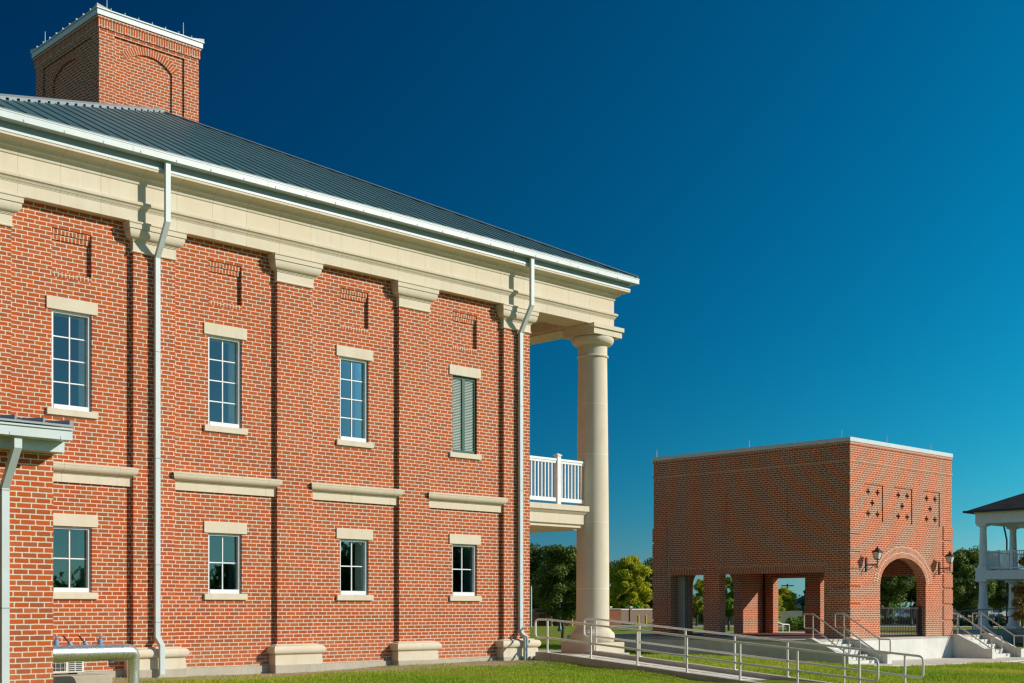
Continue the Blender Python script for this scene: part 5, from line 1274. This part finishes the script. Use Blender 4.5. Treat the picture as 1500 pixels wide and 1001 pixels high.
# vehicles
def vehicle(x, y, rz_, L, W, Hh, paint, label, van=False):
    t = thing('parked_car' if not van else 'parked_van', foot(x,y), label, 'car' if not van else 'van', 'parked vehicles'); t['_o'] = (0,0,0); t.rotation_euler = (0,0,rz_)
    b = 0.30; belt = Hh*0.56
    if van: side = [(-L/2,b),(-L/2,belt),(-L/2+0.1,Hh-0.1),(-L/2+0.3,Hh),(L/2-1.7,Hh),(L/2-0.95,belt+0.12),(L/2-0.1,belt-0.05),(L/2,b+0.25),(L/2,b)]
    else: side = [(-L/2,b),(-L/2,belt-0.02),(-L/2+0.6,belt+0.05),(-L/2+1.1,Hh-0.03),(-L/2+1.6,Hh),(L/2-1.9,Hh-0.01),(L/2-1.15,belt+0.03),(L/2-0.15,belt-0.13),(L/2,b+0.22),(L/2,b)]
    mb = MB(); n = len(side)
    for i in range(n):
        p, q = side[i], side[(i+1)%n]; w0 = W/2*(0.80 if p[1] > belt+0.1 else 1); w1 = W/2*(0.80 if q[1] > belt+0.1 else 1)
        mb.face([(p[0],-w0,p[1]),(q[0],-w1,q[1]),(q[0],w1,q[1]),(p[0],w0,p[1])])
    for s in (-1,1): mb.face([(p[0], s*W/2*(0.80 if p[1] > belt+0.1 else 1), p[1]) for p in side])
    body = mb.build('body', paint, t, bevel=0.05)
    for s in (-1,1):
        mb = MB(); f = lambda u, z: (u, s*(W/2*(1-0.20*(z-belt)/(Hh-belt))+0.012), z)
        for (u0,u1) in ((-L/2+(0.35 if van else 1.15), -0.35), (-0.25, L/2-(1.65 if van else 1.75))):
            mb.face([f(u0,belt+0.10), f(u1,belt+0.10), f(u1-0.12,Hh-0.14), f(u0+0.08,Hh-0.14)])
        mb.build('side_window', M['dark'], body)
        for u in (-L/2+0.85, L/2-0.9):
            mb = MB(); mb.tube([(u,s*(W/2-0.20),0.33),(u,s*(W/2+0.01),0.33)], 0.33, 18); wh = mb.build('wheel', M['rubber'], t)
            mb = MB(); mb.tube([(u,s*(W/2+0.012),0.33),(u,s*(W/2+0.02),0.33)], 0.19, 12); mb.build('rim', M['rail'], wh)
        mb = MB(); mb.box(L/2-0.12, L/2+0.015, min(s*W/2*0.55,s*W/2*0.92), max(s*W/2*0.55,s*W/2*0.92), b+0.30, b+0.46); mb.build('headlight', M['lampglass'], t)
    return t
P_WHITE = paint_mat('car_white', (0.66,0.66,0.64), 0.25, 0, 0.5); P_BLUE = paint_mat('car_pale_blue', (0.42,0.55,0.66), 0.25, 0, 0.5); P_GREY = paint_mat('car_grey', (0.16,0.17,0.18), 0.25, 0, 0.5)
vehicle(213.8,95.6,-0.78+PI,5.0,1.9,1.85,P_BLUE,'pale blue van parked behind the hedge, seen through the arch',True)
vehicle(134.6,41.0,-0.75,4.5,1.8,1.45,P_WHITE,'white car parked behind the hedge between the porch columns')
vehicle(137.0,38.4,-0.75,4.6,1.8,1.42,P_GREY,'grey car parked behind the hedge right of the second porch column')
vehicle(131.8,44.6,-0.75,4.4,1.8,1.42,P_WHITE,'white car parked just right of the pavilion steps')

cl_ = []; rd = random.Random(12)
for i in range(240):
    a = 0.02 + 1.15*i/239; rr = 330 + rd.uniform(-18,25); r_ = rd.uniform(1.8,3.4); cl_.append((rr*math.cos(a), -D+rr*math.sin(a), rd.uniform(1.0,3.4), r_))
rng = np.random.default_rng(6)
me = leaf_mesh('far_treeline', cl_, 0.42, 30000, M['leaf_street']); o = bpy.data.objects.new('far_treeline', me); col.objects.link(o); o.location = (0,0,H-1.9)
tag(o, 'far off line of trees along the horizon', 'treeline', None, 'stuff')
# a wood behind the viewer, which the window panes mirror
global_cl = []
rd = random.Random(77)
for i in range(110):
    a = -0.30 - 1.15*i/109; rr = 92 + rd.uniform(-8,18); hh_ = 2.2 + 5.0*max(0.0, min(1.0, (a+1.25)/0.4)); global_cl.append((20+rr*math.cos(a), -10+rr*math.sin(a), rd.uniform(0.6,hh_), rd.uniform(2.0,3.6)))
rng = np.random.default_rng(5)
me = leaf_mesh('distant_wood', global_cl, 0.42, 36000, M['leaf_street']); o = bpy.data.objects.new('distant_wood', me); col.objects.link(o); o.location = (0,0,H-1.9)
tag(o, 'distant wood across the lawn behind the viewer', 'wood', None, 'stuff')

# ------------------------------------------------------------------ grass
rng = np.random.default_rng(3)
def blades(x0, x1, y0, y1, dens, hmin, hmax, wd):
    n = int((x1-x0)*(y1-y0)*dens); x = rng.uniform(x0,x1,n); y = rng.uniform(y0,y1,n); k = np.ones(n,bool)
    for (a,b,c,d) in ((-20,23.62,-0.02,40),(23.30,25.40,-10.5,0.1),(23.3,27.0,-0.5,40),(38.8,52.3,1.80,13.4),(38.85,41.8,0.1,1.9),(49.25,52.2,0.1,1.9),(39.3,66,-0.62,2.4),(8.7,11.56,-1.36,-0.2),(-20,8.7,-5.2,1)):
        k &= ~((x>a)&(x<b)&(y>c)&(y<d))
    k &= ~((x>46.6)&(x<62)&(y<-1.85-(x-46.6)*0.06)&(y>-2.25-(x-46.6)*0.085)); k &= ~((x>39.3)&(x<50)&(y>-0.55-(x-39.3)*0.095)&(y<1))
    soil = np.clip((y+2.0)/0.85,0,1)*(x<24)*(y<0.5); pat = 0.5+0.5*np.sin(x*1.9+np.sin(y*2.3)*1.5)*np.sin(x*0.61+1.0+np.cos(y*1.1))
    k &= rng.random(n) > soil*(0.72+0.34*pat)*1.02
    thin = 0.5+0.5*np.sin(x*0.9+2*np.sin(y*0.7))*np.sin(y*1.3+x*0.4); k &= rng.random(n) > 0.45*thin*(x>24)
    return x[k], y[k], hmin, hmax, wd
sets = [blades(8,40,-9,0,1500,0.012,0.058,0.006), blades(24,62,-16,1.9,520,0.03,0.10,0.010), blades(27,39,-2,20,420,0.03,0.09,0.011), blades(20,39,-14,-8,500,0.03,0.09,0.009)]
V = []
for (x, y, a, b, wd) in sets:
    n = len(x); z = gz(x, y) + (np.sin(x*1.7+y*0.6)*0.012 + np.sin(x*0.7-y*1.3)*0.015) - 0.006
    h = a + (b-a)*rng.random(n)**1.6; tall = rng.random(n) < 0.01; h = np.where(tall, h*1.7, h)
    clump = 0.75+0.5*(0.5+0.5*np.sin(x*3.1+np.sin(y*2.7)*2)*np.sin(y*3.7)); h = h*clump
    th = rng.uniform(0,2*PI,n); ln = rng.uniform(0.1,0.7,n)*h; la = rng.uniform(0,2*PI,n); w = wd*(0.7+0.8*rng.random(n))
    p0 = np.stack([x-np.cos(th)*w, y-np.sin(th)*w, z],1); p1 = np.stack([x+np.cos(th)*w, y+np.sin(th)*w, z],1); p2 = np.stack([x+np.cos(la)*ln, y+np.sin(la)*ln, z+h],1)
    V.append(np.stack([p0,p1,p2],1).reshape(-1,3))
V = np.concatenate(V); V[:,2] += H; n = len(V)//3
me = bpy.data.meshes.new('grass'); me.vertices.add(3*n); me.vertices.foreach_set('co', V.ravel()); me.loops.add(3*n); me.loops.foreach_set('vertex_index', np.arange(3*n))
me.polygons.add(n); me.polygons.foreach_set('loop_start', np.arange(0,3*n,3)); me.polygons.foreach_set('loop_total', np.full(n,3)); me.update(); me.materials.append(M['grass'])
o = bpy.data.objects.new('grass', me); col.objects.link(o); tag(o, 'short sunlit lawn grass around the buildings', 'grass', None, 'stuff')

for o in list(bpy.data.objects):
    if '_o' in o: del o['_o']
